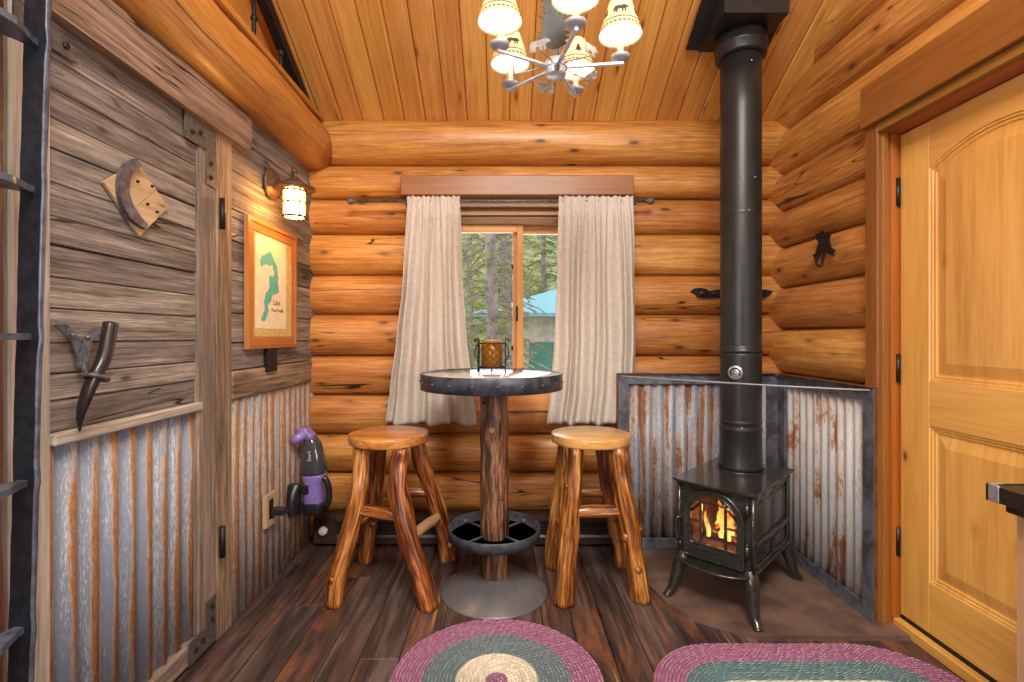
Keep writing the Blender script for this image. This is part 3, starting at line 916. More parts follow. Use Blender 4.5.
# ------------------------------------------------------------------ framed lake map
PF = XL - 0.001
root = thing('framed_map', 'wood framed teal lake map under the lit wall lantern', 'picture', (PF, 2.54, 1.192))
y0, y1, z0, z1, fw = 2.262, 2.787, 1.192, 1.803, 0.058
def framebars(mb, y0, y1, z0, z1, w, x0, t):
    m = Fw(x0)
    mb.prism([(y0, z0), (y1, z0), (y1 - w, z0 + w), (y0 + w, z0 + w)], t, m, rnd=.5)
    mb.prism([(y0, z1), (y1, z1), (y1 - w, z1 - w), (y0 + w, z1 - w)], t, m, rnd=.5)
    mb.prism([(y0, z0), (y0, z1), (y0 + w, z1 - w), (y0 + w, z0 + w)], t, m, grain=1, rnd=.5)
    mb.prism([(y1, z0), (y1, z1), (y1 - w, z1 - w), (y1 - w, z0 + w)], t, m, grain=1, rnd=.5)
mb = MB(); framebars(mb, y0, y1, z0, z1, fw, PF, 0.016); framebars(mb, y0, y1, z0, z1, 0.018, PF + 0.016, 0.005)
mb.build('frame', M['frame'], root)
mb = MB(); mb.box((PF + 0.002, y0 + fw, z0 + fw), (PF + 0.012, y1 - fw, z1 - fw), 0.0005)
mb.build('mat_board', M['leaf_mat'], root)
mp0, mp1 = on_wall(257.5, 325, 0.02), on_wall(287.5, 242, 0.02)
mb = MB(); mb.box((PF + 0.012, mp0.y, 1.288), (PF + 0.0135, mp1.y, 1.737), 0.0003)
paper = mb.build('map_sheet', M['paper'], root)
# lake outline: centre line with widths
cl = [(262, 264, 2), (265, 261, 4), (268, 258, 5), (271, 259, 4.5), (274.5, 262, 4), (276.5, 268, 3), (277.5, 274, 3), (276.5, 279, 4.5), (276, 285, 7.5),
      (272.5, 291, 5), (269.5, 297, 4.2), (268, 304, 3.6), (267.5, 310, 3), (267.5, 314, 2.6), (265.5, 317, 3.4), (263, 319, 1.6)]
L, R = [], []
P = [on_wall(a, b, 0.02) for a, b, w in cl]
for i, p in enumerate(P):
    a = P[max(0, i - 1)]; b = P[min(len(P) - 1, i + 1)]
    tt = b - a; n = Vector((0, -tt.z, tt.y)).normalized()
    w = cl[i][2] * p.y / 500
    w1 = 1.35 * w * (1 + 0.35 * math.sin(i * 2.7)); w2 = 1.35 * w * (1 + 0.35 * math.cos(i * 3.9))
    L.append((p.y + n.y * w1, p.z + n.z * w1)); R.append((p.y - n.y * w2, p.z - n.z * w2))
poly = []
for side in (L, R[::-1]):
    for i, p in enumerate(side):
        poly.append(p)
        if i + 1 < len(side):
            q = side[i + 1]
            poly.append(((p[0] + q[0]) / 2 + random.uniform(-.008, .008), (p[1] + q[1]) / 2 + random.uniform(-.006, .006)))
mb = MB(); mb.prism(poly, 0.0006, Fw(PF + 0.0136))
mb.build('lake_shape', M['lake'], paper)
def text_mesh(txt, size, mat4, name, material, parent, local=False, extrude=0.0004, align='LEFT'):
    cu = bpy.data.curves.new(name, 'FONT'); cu.body = txt; cu.size = size; cu.extrude = extrude; cu.align_x = align; cu.resolution_u = 3
    o = bpy.data.objects.new(name, cu); COL.objects.link(o)
    bpy.context.view_layer.update()
    me = bpy.data.meshes.new_from_object(o.evaluated_get(bpy.context.evaluated_depsgraph_get()))
    bpy.data.objects.remove(o); bpy.data.curves.remove(cu)
    org = Vector((0, 0, 0)) if local else worldloc(parent)
    for v in me.vertices:
        v.co = (mat4 @ v.co) - org
    me.materials.clear(); me.materials.append(material)
    me.name = name
    o = bpy.data.objects.new(name, me); COL.objects.link(o); o.parent = parent
    return o
p = on_wall(274.5, 305, 0.02)
text_mesh('Lake', 0.042, frame((PF + 0.0138, p.y, p.z), (0, 1, 0), (0, 0, 1)), 'map_title', M['ink'], paper)
p = on_wall(272, 311.5, 0.02)
text_mesh('Pend Oreille', 0.026, frame((PF + 0.0138, p.y + 0.01, p.z), (0, 1, 0), (0, 0, 1)), 'map_title', M['ink'], paper)
p0, p1 = on_wall(264.5, 373), on_wall(274, 349)
mb = MB(); mb.box((XL - 0.002, p0.y, p0.z + 0.004), (XL + 0.02, p1.y - 0.005, p1.z + 0.005), 0.003)
o = mb.build('switch_plate', M['black'])
tag(o, 'narrow black switch plate just below the framed lake map', 'switch plate')

# ------------------------------------------------------------------ wall lantern
LX, LY, LZ = -1.03, 2.445, 1.90
LD = -.028
root = thing('wall_lantern', 'lit bronze caged wall lantern above the framed map', 'wall lamp', (XL, 2.5, 1.80))
Rx = Matrix.Rotation(PI / 2, 4, 'Y')
mb = MB()
mb.lathe([(0.078, 0), (0.08, 0.008), (0.066, 0.014), (0.062, 0.022), (0.05, 0.026), (0.047, 0.034), (0.028, 0.042), (1e-6, 0.046)], 32, (XL + 0.003, 2.515, 2.015), Rx)
mb.build('back_plate', M['sconce'], root)
mb = MB()
mb.tube(bez([(XL + 0.04, 2.51, 2.01), (XL + 0.08, 2.49, 2.0), (LX - 0.02, LY + 0.01, 2.025), (LX, LY, 2.057), (LX + 0.005, LY, 2.03), (LX, LY, 1.992)], 6), 0.009, 10)
mb.blob((LX, LY, 2.057), (0.016, 0.016, 0.016))
mb.build('arm', M['sconce'], root)
mb = MB()
mb.lathe([(0.096, 2.0), (0.098, 2.006), (0.06, 2.022), (0.035, 2.042), (0.02, 2.052), (1e-6, 2.054)], 32, (LX, LY, LD))
mb.lathe([(0.098, 1.998), (0.098, 2.0), (1e-6, 2.0)][::-1], 32, (LX, LY, LD))
mb.build('hood', M['sconce'], root)
mb = MB()
for k in range(6):
    a = 2 * PI * k / 6 + 0.35
    mb.tube([(LX + 0.052 * math.cos(a), LY + 0.052 * math.sin(a), 1.862 + LD), (LX + 0.052 * math.cos(a), LY + 0.052 * math.sin(a), 2.0 + LD)], 0.0042, 8)
for z, r in ((1.862, 0.006), (1.93, 0.0042), (1.988, 0.005)):
    mb.tube([(LX + 0.052 * math.cos(2 * PI * k / 28), LY + 0.052 * math.sin(2 * PI * k / 28), z + LD) for k in range(28)], r, 8, closed=True)
mb.build('cage', M['sconce'], root)
mb = MB()
mb.lathe([(1e-6, 1.86), (0.04, 1.86), (0.045, 1.868), (0.045, 1.996), (0.04, 2.0)], 28, (LX, LY, LD))
mb.build('lamp_glass', M['lantern'], root)

# ------------------------------------------------------------------ outlet, adapter, vacuum, dock, cable
WX = XL - 0.001
root = thing('wall_outlet', 'black wall outlet in a tan wood surround on the corrugated iron', 'outlet', (WX, 2.5, 0.30))
oy0, oy1, oz0, oz1 = 2.435, 2.548, 0.312, 0.468
mb = MB(); framebars(mb, oy0, oy1, oz0, oz1, 0.026, WX, 0.02)
mb.build('surround', M['plaque'], root)
mb = MB(); mb.box((WX, oy0 + .026, oz0 + .026), (WX + 0.014, oy1 - .026, oz1 - .026), 0.003)
mb.build('cover_plate', M['black'], root)
for z in (0.365, 0.415):
    mb = MB(); mb.box((WX + 0.0142, 2.485, z - 0.013), (WX + 0.017, 2.52, z + 0.013), 0.002); mb.build('socket', M['vacblack'], root)
mb = MB(); mb.box((WX + 0.0175, 2.475, 0.36), (WX + 0.085, 2.522, 0.395), 0.006)
mb.box((WX + 0.085, 2.487, 0.37), (WX + 0.098, 2.51, 0.385), 0.004)
o = mb.build('power_adapter', M['vacblack'])
tag(o, 'small black charger plug sticking out of the wall outlet', 'plug')

VX, VY = -1.068, 2.80
mb = MB()
# pear shaped dock fixed to the wall
def dock(u, v):
    a = 2 * PI * u
    z = 0.300 + 0.165 * v
    w = 0.062 * (0.45 + 0.55 * math.sin(min(1, v * 1.25 + 0.15) * PI) ** 0.7) if v < 0.85 else 0.062 * (0.45 + 0.55 * math.sin(1.0 * PI * 0.98) ** 0.7)
    w = 0.050 * math.sin(PI * (0.22 + 0.74 * v)) ** 0.9 + 0.010
    return (XL + 0.018 + (0.036 * math.cos(a)) * (0.8 + 0.2 * v), VY - 0.045 + w * math.sin(a), z - .03)
mb.grid(dock, 24, 14, True, closed_u=True)
mb._add([dock(k / 24, 0) for k in range(24)], [tuple(range(24))[::-1]], [(0, 0, 0)] * 24, False)
mb._add([dock(k / 24, 1) for k in range(24)], [tuple(range(24))], [(0, 0, 0)] * 24, False)
o = mb.build('charging_dock', M['vacblack'])
tag(o, 'black charging dock on the corrugated wall beneath the hand vacuum', 'charging dock')
vac = thing('handheld_vacuum', 'purple and black handheld vacuum hanging nose up beside the log corner', 'vacuum', (VX, VY, 0.28))
m = Matrix.Translation((VX + 0.014, VY + .01, 0.262)) @ Matrix.Rotation(math.radians(-4), 4, 'Y')
def vtube(mb, secs, n=20, caps=True):
    """rounded body: sections (height, centre x, centre y, half x, half y, power)"""
    vs, gs, fs = [], [], []
    for (z, cx, cy, hx_, hy, pw) in secs:
        for k in range(n):
            a = 2 * PI * k / n
            ca, sa = math.cos(a), math.sin(a)
            p = Vector((cx + hx_ * math.copysign(abs(ca) ** pw, ca), cy + hy * math.copysign(abs(sa) ** pw, sa), z))
            vs.append(m @ p); gs.append(p)
    q = len(secs)
    for i in range(q - 1):
        for k in range(n):
            k2 = (k + 1) % n
            fs.append((i * n + k, i * n + k2, (i + 1) * n + k2, (i + 1) * n + k))
    fs.append(tuple(range(n))[::-1]); fs.append(tuple((q - 1) * n + k for k in range(n)))
    mb._add(vs, fs, gs, True)
mb = MB(); vtube(mb, [(0.215, 0.0, 0, .062, .055, .7), (0.235, 0, 0, .066, .058, .7), (0.27, 0.0, 0, .066, .058, .75), (0.33, -0.002, 0, .062, .054, .8), (0.385, -.004, 0, .05, .046, .9), (0.425, -.01, 0, .034, .036, .9), (.44, -.014, 0, .024, .03, .9)])
cup = mb.build('dust_cup', M['smoked'], vac, label='smoked clear dust cup')
mb = MB(); vtube(mb, [(0.04, -.01, 0, .045, .05, .7), (0.06, -.01, 0, .06, .056, .7), (0.12, -.012, 0, .05, .056, .75), (0.17, -.006, 0, .052, .056, .75), (0.205, 0, 0, .064, .058, .7), (0.216, 0, 0, .064, .058, .7)])
mb.build('body', M['purple'], vac, label='lavender motor body')
mb = MB(); vtube(mb, [(-.005, -.015, 0, .05, .045, .7), (0.005, -.012, 0, .062, .055, .7), (0.06, -.012, 0, .063, .058, .7), (0.075, -.012, 0, .055, .05, .7)])
mb.build('rear_cap', M['vacblack'], vac)
mb = MB()
mb.tube([m @ Vector(p) for p in bez([(.03, -.02, 0.195), (.062, -.02, .19), (.078, -.02, .15), (.08, -.02, .1), (.07, -.02, .055), (.04, -.02, .045)], 6)], 0.017, 12)
mb.build('handle', M['vacblack'], vac)
mb = MB(); vtube(mb, [(0.415, -.012, 0, .036, .042, .6), (0.44, -.022, 0, .034, .042, .6), (0.46, -.04, 0, .03, .045, .5), (.478, -.04, 0, .028, .044, .5)])
mb.tube([m @ Vector(p) for p in ((-.02, -.03, .455), (-.07, -.05, .425), (-.085, -.055, .41))], [0.024, 0.026, 0.024], 12)
mb.build('nozzle', M['purple'], vac, label='lavender crevice nozzle')
mb = MB(); mb.box((-.06, -.062, .12), (-.018, -.05, .17), 0.004, mat=m); mb.build('release_panel', M['vacblack'], vac)
text_mesh('Shark', 0.026, m @ frame((0.008, -.0605, .30), (0, 0, 1), (-1, 0, 0)), 'lettering', M['white'], cup)
mb = MB()
mb.tube(bez([(XL + 0.02, 2.74, .27), (XL + .035, 2.74, .24), (XL + .02, 2.72, .20), (XL + .03, 2.68, .12), (XL + 0.02, 2.62, .05), (XL + .03, 2.58, .008), (XL + .06, 2.62, .006), (XL + .05, 2.72, .006)], 8), 0.004, 8)
o = mb.build('charger_cable', M['cord'])
tag(o, 'thin black cable running down the corrugated wall below the dock', 'cable')

# ------------------------------------------------------------------ baseboard heater under the window
hroot = thing('baseboard_heater', 'dark brown baseboard heater along the log wall under the window', 'heater', (-.2, 2.98, 0.0))
HX0, HX1 = -1.13, 0.645
mb = MB()
mb.prism([(2.955, .02), (3.05, .02), (3.05, .185), (2.985, .185), (2.952, .165), (2.952, .15), (2.965, .135), (2.965, .075), (2.955, .06)], HX1 - HX0,
         frame((HX0, 0, 0), (0, 1, 0), (0, 0, 1)))
mb.build('housing', M['heater'], hroot)
for z in (.085, .105, .125):
    mb = MB(); mb.box((HX0 + .14, 2.9565, z - .006), (HX1 - .05, 2.9645, z + .003), 0.001); mb.build('louvre', M['heater_dark'], hroot)
mb = MB(); mb.box((HX0, 2.945, .025), (HX0 + .13, 2.9555, .183), 0.004); mb.build('end_cap', M['heater'], hroot)
mb = MB()
mb.lathe([(.026, 0), (.027, .004), (.024, .016), (.02, .02), (.008, .021), (1e-6, .021)], 24, (-1.09 + .02, 2.9445, .105), Matrix.Rotation(PI / 2, 4, 'X'))
mb.build('knob', M['white'], hroot, label='white thermostat knob')

# ------------------------------------------------------------------ window in the back wall
win = thing('window_1', 'pine framed sliding window looking out at trees', 'window', (0.07, 3.15, 0.886)); win['kind'] = 'structure'
mb = MB()
mb.box((WX0 - .01, 3.05, WZ0 + .0), (WX0 + .03, 3.34, WZ1), .003); mb.box((WX1 - .03, 3.05, WZ0), (WX1 + .01, 3.34, WZ1), .003)
mb.box((WX0, 3.05, WZ1 - .06), (WX1, 3.34, WZ1 + .005), .003); mb.box((WX0, 3.05, WZ0 - .02), (WX1, 3.34, WZ0 + .012), .003)
mb.box((WX0 + .03, 3.10, WZ1 - .10), (WX1 - .03, 3.33, WZ1 - .06), .003); mb.box((WX0 + .03, 3.12, 1.95), (WX1 - .03, 3.33, WZ1 - .10), .003)
mb.build('jamb', M['trim'], win)
ZT, ZB = 1.955, 0.898
def sash(xa, xb, y, name):
    mb = MB(); w = .04
    mb.box((xa, y, ZB), (xa + w, y + .04, ZT), .003); mb.box((xb - w, y, ZB), (xb, y + .04, ZT), .003)
    mb.box((xa + w, y, ZT - .05), (xb - w, y + .04, ZT), .003); mb.box((xa + w, y, ZB), (xb - w, y + .04, ZB + .05), .003)
    o = mb.build(name, M['sash'], win)
    mb = MB(); mb.box((xa + w - .004, y + .018, ZB + .046), (xb - w + .004, y + .022, ZT - .046), .0005)
    mb.build('pane', M['glass'], o)
    return o
sash(WX0 + .03, .115, 3.15, 'sash')
s2 = sash(.05, WX1 - .03, 3.20, 'sash')
mb = MB(); mb.box((.068, 3.138, 1.345), (.082, 3.150, 1.44), .003); mb.build('latch', M['black'], win)
for z in (1.67, 1.16, 1.0):
    mb = MB(); mb.box((.040, 3.140, z), (.052, 3.150, z + .03), .002); mb.build('sash_lock', M['black'], win)
mb = MB(); mb.box((WX0 - .03, 3.028, .795), (WX1 + .03, 3.06, .915), .004); mb.box((WX0 - .05, 3.02, .915), (WX1 + .05, 3.10, .94), .006)
structure(mb.build('trim_7', M['sash']), 'orange pine sill and apron under the window', 'window sill')
mb = MB(); mb.box((-.62, 2.965, 2.088), (.765, 3.06, 2.205), .004)
structure(mb.build('trim_8', M['trim']), 'reddish brown header board above the curtains', 'trim')
mb = MB()
mb.box((WX0 - .085, 3.0, .94), (WX0 + .01, 3.07, 2.088), .003); mb.box((WX1 - .01, 3.0, .94), (WX1 + .085, 3.07, 2.088), .003)
structure(mb.build('trim_9', M['trim']), 'upright casing boards beside the window behind the curtains', 'trim')

# curtain rod and curtains
CY = 2.935
root = thing('curtain_rod', 'thin dark iron curtain rod with ball ends above the window', 'curtain rod', (.07, CY, 2.02))
mb = MB()
mb.tube([(-.90, CY, 2.043), (.85, CY, 2.043)], .0095, 14)
mb.build('pole', M['iron'], root)
for sgn, x in ((-1, -.905), (1, .855)):
    mb = MB(); mb.blob((x, CY, 2.043), (.024, .02, .02)); mb.blob((x - sgn * .024, CY, 2.043), (.008, .015, .015)); mb.build('finial', M['iron'], root)
for x in (-.585, .765):
    mb = MB(); mb.box((x - .008, 3.0, 2.02), (x + .008, 3.006, 2.087), .002); mb.box((x - .006, CY, 2.027), (x + .006, 3.0, 2.033), .001)
    mb.box((x - .008, CY - .014, 2.024), (x + .008, CY + .014, 2.034), .002)
    mb.build('rod_bracket', M['iron'], root)
def curtain(name, left, right, label, folds, seed):
    Y = CY
    K = lambda px: (px - 505) * Y / 500
    lf = [((y - 197) / 229, K(x)) for x, y in left]; rf = [((y - 197) / 229, K(x)) for x, y in right]
    ztop, zbot = 2.066, .728
    sd = Vector((seed, 0, 0))
    def fn(u, v):
        x0, x1 = piecewise(v, lf), piecewise(v, rf)
        uu = u + 0.022 * math.sin(2 * PI * u * 3 + seed) * min(1, v * 3) + 0.010 * noise.noise(sd + Vector((u * 6, v * 2.2, 5)))
        uu = max(-0.01, min(1.01, uu))
        x = x0 + (x1 - x0) * uu
        ph = 2 * PI * folds * u + 1.2 * noise.noise(sd + Vector((u * 3, v * 1.2, 0)))
        top = max(0.0, 1 - v / 0.06)
        amp = 0.012 + 0.020 * min(1, v * 1.6) * (0.8 + 0.8 * noise.noise(sd + Vector((u * 4, 1, v))))
        gath = max(0.0, 1 - v / 0.35)
        y = Y - 0.020 + 0.056 * v + amp * math.sin(ph) + 0.006 * gath * math.sin(2.7 * ph + 1.0) + 0.008 * noise.noise(sd + Vector((u * 9, v * 4, 2)))
        if v < 0.075:
            y += 0.006 * math.sin(ph * 3.1) * top
            # pocket wraps the rod
            y = Y - 0.018 + 0.5 * (y - (Y - 0.022))
        z = ztop + (zbot - ztop) * v + 0.008 * v * math.sin(ph * 0.5 + seed) + (0.004 * math.sin(ph * 2) if v < 0.03 else 0)
        return (x, y, z)
    def gf(u, v):
        return (v * 1.34, u * 0.62, 0)
    mb = MB(); mb.grid(fn, 150, 70, True, gf)
    o = mb.build(name, M['linen'])
    md = o.modifiers.new('cloth', 'SOLIDIFY'); md.thickness = 0.003; md.offset = 0
    tag(o, label, 'curtain', 'linen curtains at the window')
    # stitched hem
    mb = MB()
    pts = [Vector(fn(i / 150, 0.945)) + Vector((0, -0.002, 0)) for i in range(151)]
    mb.tube(pts, 0.0014, 6)
    mb.build('hem', M['linen'], o)
    return o
curtain('curtain', [(408, 197), (402, 280), (395, 340), (388, 390), (383, 426)], [(460, 197), (461.5, 280), (465, 335), (470, 380), (475, 426)],
        'beige linen curtain hanging over the window beside the purple vacuum', 5.3, 1.7)
curtain('curtain', [(559, 197), (558, 280), (556, 340), (552, 390), (548, 426)], [(633, 197), (636, 260), (639, 340), (638, 390), (634, 426)],
        'beige linen curtain hanging over the window beside the stove shield', 6.2, 5.2)

# ------------------------------------------------------------------ bar table
TX, TY = -0.053, 2.465
TT = -0.066
root = thing('bar_table', 'round bar table on a log post with a steel rim and foot ring', 'table', (TX, TY, 0))
mb = MB()
mb.lathe([(1e-6, 1.0), (.328, 1.0), (.339, 1.003), (.339, 1.066), (.335, 1.0695), (1e-6, 1.0695)], 72, (TT, TY, 0), grain_flat=True)
mb.build('table_top', M['tabletop'], root, label='polished table top')
mb = MB()
mb.lathe([(.3395, .996), (.3475, .997), (.3475, 1.069), (.3455, 1.072), (.3395, 1.072), (.3395, .996)], 72, (TT, TY, 0))
rim = mb.build('rim_band', M['tablemetal'], root, label='riveted dark steel band')
for k in range(20):
    mb = MB()
    a = 2 * PI * (k + .32) / 20
    mt = Matrix.Translation((TT + .3473 * math.cos(a), TY + .3473 * math.sin(a), 1.034)) @ Matrix.Rotation(a, 4, 'Z') @ Matrix.Rotation(PI / 2, 4, 'Y')
    mb.lathe([(.0065, 0), (.0055, .003), (.003, .005), (1e-6, .0055)], 10, (0, 0, 0), mt)
    mb.build('rivet', M['iron'], rim)
mb = MB()
pts = [(TX, TY, .062 + (1.0 - .062) * i / 44) for i in range(45)]
mb.tube(pts, [.070 + .002 * math.sin(i * .6) for i in range(45)], 32, wob=.07)
post = mb.build('post', M['post'], root, label='dark peeled log post with knots')
for z, a, r, mk in ((.80, -1.72, .016, 'plaque'), (.93, -2.4, .009, 'black'), (.985, -2.4, .007, 'black'), (.47, -1.0, .010, 'post')):
    mb = MB()
    d = Vector((math.cos(a), math.sin(a), 0))
    mb.tube([Vector((TX, TY, z)) + d * .058, Vector((TX, TY, z)) + d * .072, Vector((TX, TY, z)) + d * .076], [r * 1.3, r, r * .6], 12)
    mb.build('knot', M[mk], post)
mb = MB()
mb.lathe([(.218, .268), (.226, .268), (.226, .316), (.224, .318), (.220, .318), (.218, .316), (.218, .268)], 64, (TX, TY, 0))
fr = mb.build('foot_ring', M['tablemetal'], root, label='steel foot ring')
for k in range(4):
    mb = MB()
    a = PI / 4 + k * PI / 2
    d = Vector((math.cos(a), math.sin(a), 0)); c = Vector((TX, TY, .285))
    mb.tube([c + d * .062, c + d * .219], .0055, 8)
    mb.blob(c + d * .213, (.011, .011, .011))
    mb.build('spoke', M['steel'], fr)
mb = MB()
mb.lathe([(.262, 0.0), (.264, .004), (.258, .008), (.235, .022), (.20, .042), (.15, .062), (.10, .074), (.06, .079), (1e-6, .08)], 64, (TX, TY, 0))
mb.build('base_dish', M['base_steel'], root, label='domed oiled steel base')

# candle holder on the table
CX, CY2, CZ = -.064, 2.465, 1.0712
root = thing('candle_holder', 'black wire candle holder with amber glass on the bar table', 'candle holder', (CX, CY2, CZ))
mb = MB()
w = .066
for sx in (-1, 1):
    for sy in (-1, 1):
        x, y = CX + sx * w, CY2 + sy * w * .85
        mb.tube(bez([(x, y, CZ), (x, y, CZ + .06), (x, y, CZ + .155), (x + sx * .010, y, CZ + .168), (x + sx * .018, y, CZ + .160), (x + sx * .012, y, CZ + .152)], 5), .0032, 8)
        mb.tube(bez([(x, y, CZ + .055), (x + sx * .016, y, CZ + .085), (x + sx * .014, y, CZ + .12), (x, y, CZ + .15)], 5), .0022, 6)
for z in (.028, .145):
    c = [(CX - w, CY2 - w * .85, CZ + z), (CX + w, CY2 - w * .85, CZ + z), (CX + w, CY2 + w * .85, CZ + z), (CX - w, CY2 + w * .85, CZ + z)]
    for i in range(4):
        mb.tube([c[i], c[(i + 1) % 4]], .003, 8)
mb.tube([(CX - w, CY2, CZ + .028), (CX + w, CY2, CZ + .028)], .003, 8)
mb.tube([(CX, CY2 - w * .85, CZ + .028), (CX, CY2 - w * .85, CZ + .001)], .003, 8)
# diamond wire mesh wrapped round the glass
R0 = .0525
for k in range(9):
    for dr in (-1, 1):
        mb.tube([(CX + R0 * math.cos(2 * PI * k / 9 + dr * t * 2.2), CY2 + R0 * math.sin(2 * PI * k / 9 + dr * t * 2.2), CZ + .034 + .105 * t) for t in [i / 10 for i in range(11)]], .0010, 5)
mb.build('wire_cage', M['black'], root)
mb = MB()
mb.lathe([(1e-6, .0312), (.046, .0312), (.05, .034), (.051, .155), (.0465, .157), (.0465, .15), (1e-6, .15)], 36, (CX, CY2, CZ))
mb.build('glass_cup', M['amber'], root, label='amber crackle glass')
mb = MB()
mb.lathe([(1e-6, .1505), (.044, .1505), (.044, .159), (.04, .162), (.02, .159), (1e-6, .158)], 30, (CX, CY2, CZ))
mb.build('wax', M['wax'], root)

# ------------------------------------------------------------------ log stools
LEGK = 1.14
def stool(name, label, c, seat_r, seat_mat, legs, rungs, knots):
    root = thing(name, label, 'stool', (c[0], c[1], 0), group='rustic log stools at the bar table')
    mb = MB()
    mb.lathe([(1e-6, .712), (seat_r * .97, .712), (seat_r * .995, .716), (seat_r, .722), (seat_r * 1.0, .750), (seat_r * .993, .7555), (seat_r * .975, .758), (1e-6, .758)],
             64, (c[0], c[1], 0), wob=.02, grain_flat=True)
    mb.build('seat', seat_mat, root, label='round plank seat')
    L = []
    for pts, rad in legs:
        P = bez(pts, 7)
        P[0] = Vector((P[0].x, P[0].y, .7125))
        P[-1] = Vector((P[-1].x, P[-1].y, 0.0))
        mb = MB()
        mb.tube(P, [q * LEGK for q in lerp_list(rad, len(P))], 20, wob=.26)
        o = mb.build('leg', M['stool'], root)
        L.append((P, rad, o))
    for (i, ti, j, tj, r, mt) in rungs:
        a = min(L[i][0], key=lambda p: abs(p.z - ti)); b = min(L[j][0], key=lambda p: abs(p.z - tj))
        d = (b - a).normalized()
        a2, b2 = a - d * .0, b + d * .0
        mid = (a2 + b2) / 2 + Vector((0, 0, .004))
        mb = MB(); mb.tube(bez([a2, mid, b2], 8), lerp_list([r * .8, r, r, r * .8], 17), 14, wob=.15)
        mb.build('stretcher', M[mt], root)
    for (i, t, a, r) in knots:
        P = L[i][0]; k = int(t * (len(P) - 1)); rr = L[i][1][1]
        d = Vector((math.cos(a), math.sin(a), .25)).normalized()
        mb = MB()
        mb.tube([P[k] + d * rr * .55, P[k] + d * rr * 1.1, P[k] + d * (rr + r * .75), P[k] + d * (rr + r * .9)], [r * 1.5, r * 1.1, r * .85, r * .5], 12, wob=.2)
        mb.build('knot', M['stool'], L[i][2])
    return root
S1 = (-.594, 2.56)
stool('log_stool', 'log stool with a swirled reddish seat and crooked legs beside the vacuum', S1, .20, M['seat_a'], [
    ([(-.705, 2.455, .695), (-.70, 2.44, .60), (-.715, 2.41, .45), (-.755, 2.37, .25), (-.785, 2.335, .12), (-.795, 2.325, 0)], [.036, .036, .037, .036, .040, .036]),
    ([(-.50, 2.41, .695), (-.515, 2.40, .62), (-.50, 2.37, .48), (-.44, 2.33, .28), (-.385, 2.31, .13), (-.35, 2.31, 0)], [.038, .040, .042, .042, .041, .043]),
    ([(-.665, 2.665, .695), (-.68, 2.675, .58), (-.705, 2.71, .40), (-.745, 2.75, .22), (-.765, 2.78, .1), (-.775, 2.79, 0)], [.036, .037, .038, .036, .036, .04]),
    ([(-.47, 2.66, .695), (-.45, 2.67, .60), (-.41, 2.71, .45), (-.36, 2.755, .26), (-.33, 2.80, .1), (-.315, 2.815, 0)], [.036, .038, .038, .036, .040, .046])],
    [(0, .41, 1, .41, .029, 'stool'), (2, .41, 3, .41, .026, 'stool'), (3, .265, 1, .31, .026, 'cabinet'), (2, .27, 0, .30, .024, 'stool')],
    [(0, .80, -1.9, .016), (0, .82, 0.4, .014), (2, .62, -.8, .016), (3, .85, -1.2, .016)])
S2 = (.438, 2.555)
stool('log_stool', 'log stool with a pale seat and knotty straight legs beside the stove', S2, .20, M['seat_b'], [
    ([(.335, 2.42, .695), (.325, 2.41, .55), (.305, 2.385, .35), (.285, 2.35, .15), (.277, 2.335, 0)], [.040, .041, .042, .042, .044]),
    ([(.545, 2.43, .695), (.56, 2.42, .55), (.595, 2.395, .35), (.625, 2.38, .15), (.648, 2.37, 0)], [.040, .042, .042, .041, .041]),
    ([(.325, 2.665, .695), (.31, 2.67, .5), (.285, 2.69, .3), (.265, 2.71, .12), (.26, 2.715, 0)], [.038, .040, .041, .041, .042]),
    ([(.525, 2.665, .695), (.545, 2.67, .5), (.59, 2.69, .3), (.63, 2.715, .12), (.648, 2.72, 0)], [.038, .040, .040, .040, .042])],
    [(0, .415, 1, .415, .029, 'stool'), (2, .425, 3, .425, .028, 'stool'), (3, .27, 1, .31, .027, 'stool'), (2, .28, 0, .30, .024, 'stool')],
    [(1, .57, 0.0, .017), (1, .60, -2.6, .019), (1, .78, -1.6, .016), (3, .56, -2.4, .016), (3, .7, -2.8, .014), (0, .3, -2.4, .013)])

# ------------------------------------------------------------------ hearth slab and corner heat shield
mb = MB()
mb.prism([(.655, 3.02), (.66, 2.75), (.69, 2.6), (.72, 2.45), (.75, 2.31), (.81, 2.20), (1.05, 2.055), (1.665, 2.055), (1.665, 3.02)], .02, Matrix.Identity(4))
o = mb.build('hearth_slab', M['hearth'])
structure(o, 'low brown stone hearth slab in the corner under the stove', 'hearth')

root = thing('heat_shield', 'steel framed corner heat shield of rusty corrugated iron behind the stove', 'heat shield', (1.2, 2.75, .02))
ZS0, ZS1 = .021, 1.032
YS = 2.893                     # front of the back panel
XS = 1.578                     # front of the side panel
SX0, SY0 = .652, 2.140
mb = MB()
mb.box((SX0, YS, ZS0), (SX0 + .065, YS + .014, ZS1), .002); mb.box((XS - .06, YS, ZS0), (XS + .02, YS + .014, ZS1), .002)
mb.box((SX0 + .065, YS + .0005, ZS1 - .06), (XS - .06, YS + .0135, ZS1), .002); mb.box((SX0 + .065, YS + .0005, ZS0), (XS - .06, YS + .0135, ZS0 + .06), .002)
lf = mb.build('back_frame', M['steel'], root, label='blue grey steel frame against the log wall')
mb = MB()
mb.box((SX0 - .004, YS - .022, ZS0), (SX0, YS + .018, ZS1 + .003), .001); mb.box((SX0, YS - .022, ZS1), (XS - .02, YS + .018, ZS1 + .004), .001)
mb.build('outer_lip', M['steel_rust'], lf)
mb = MB()
mb.box((XS, SY0, ZS0), (XS + .014, SY0 + .07, ZS1), .002); mb.box((XS, YS - .07, ZS0), (XS + .014, YS, ZS1), .002)
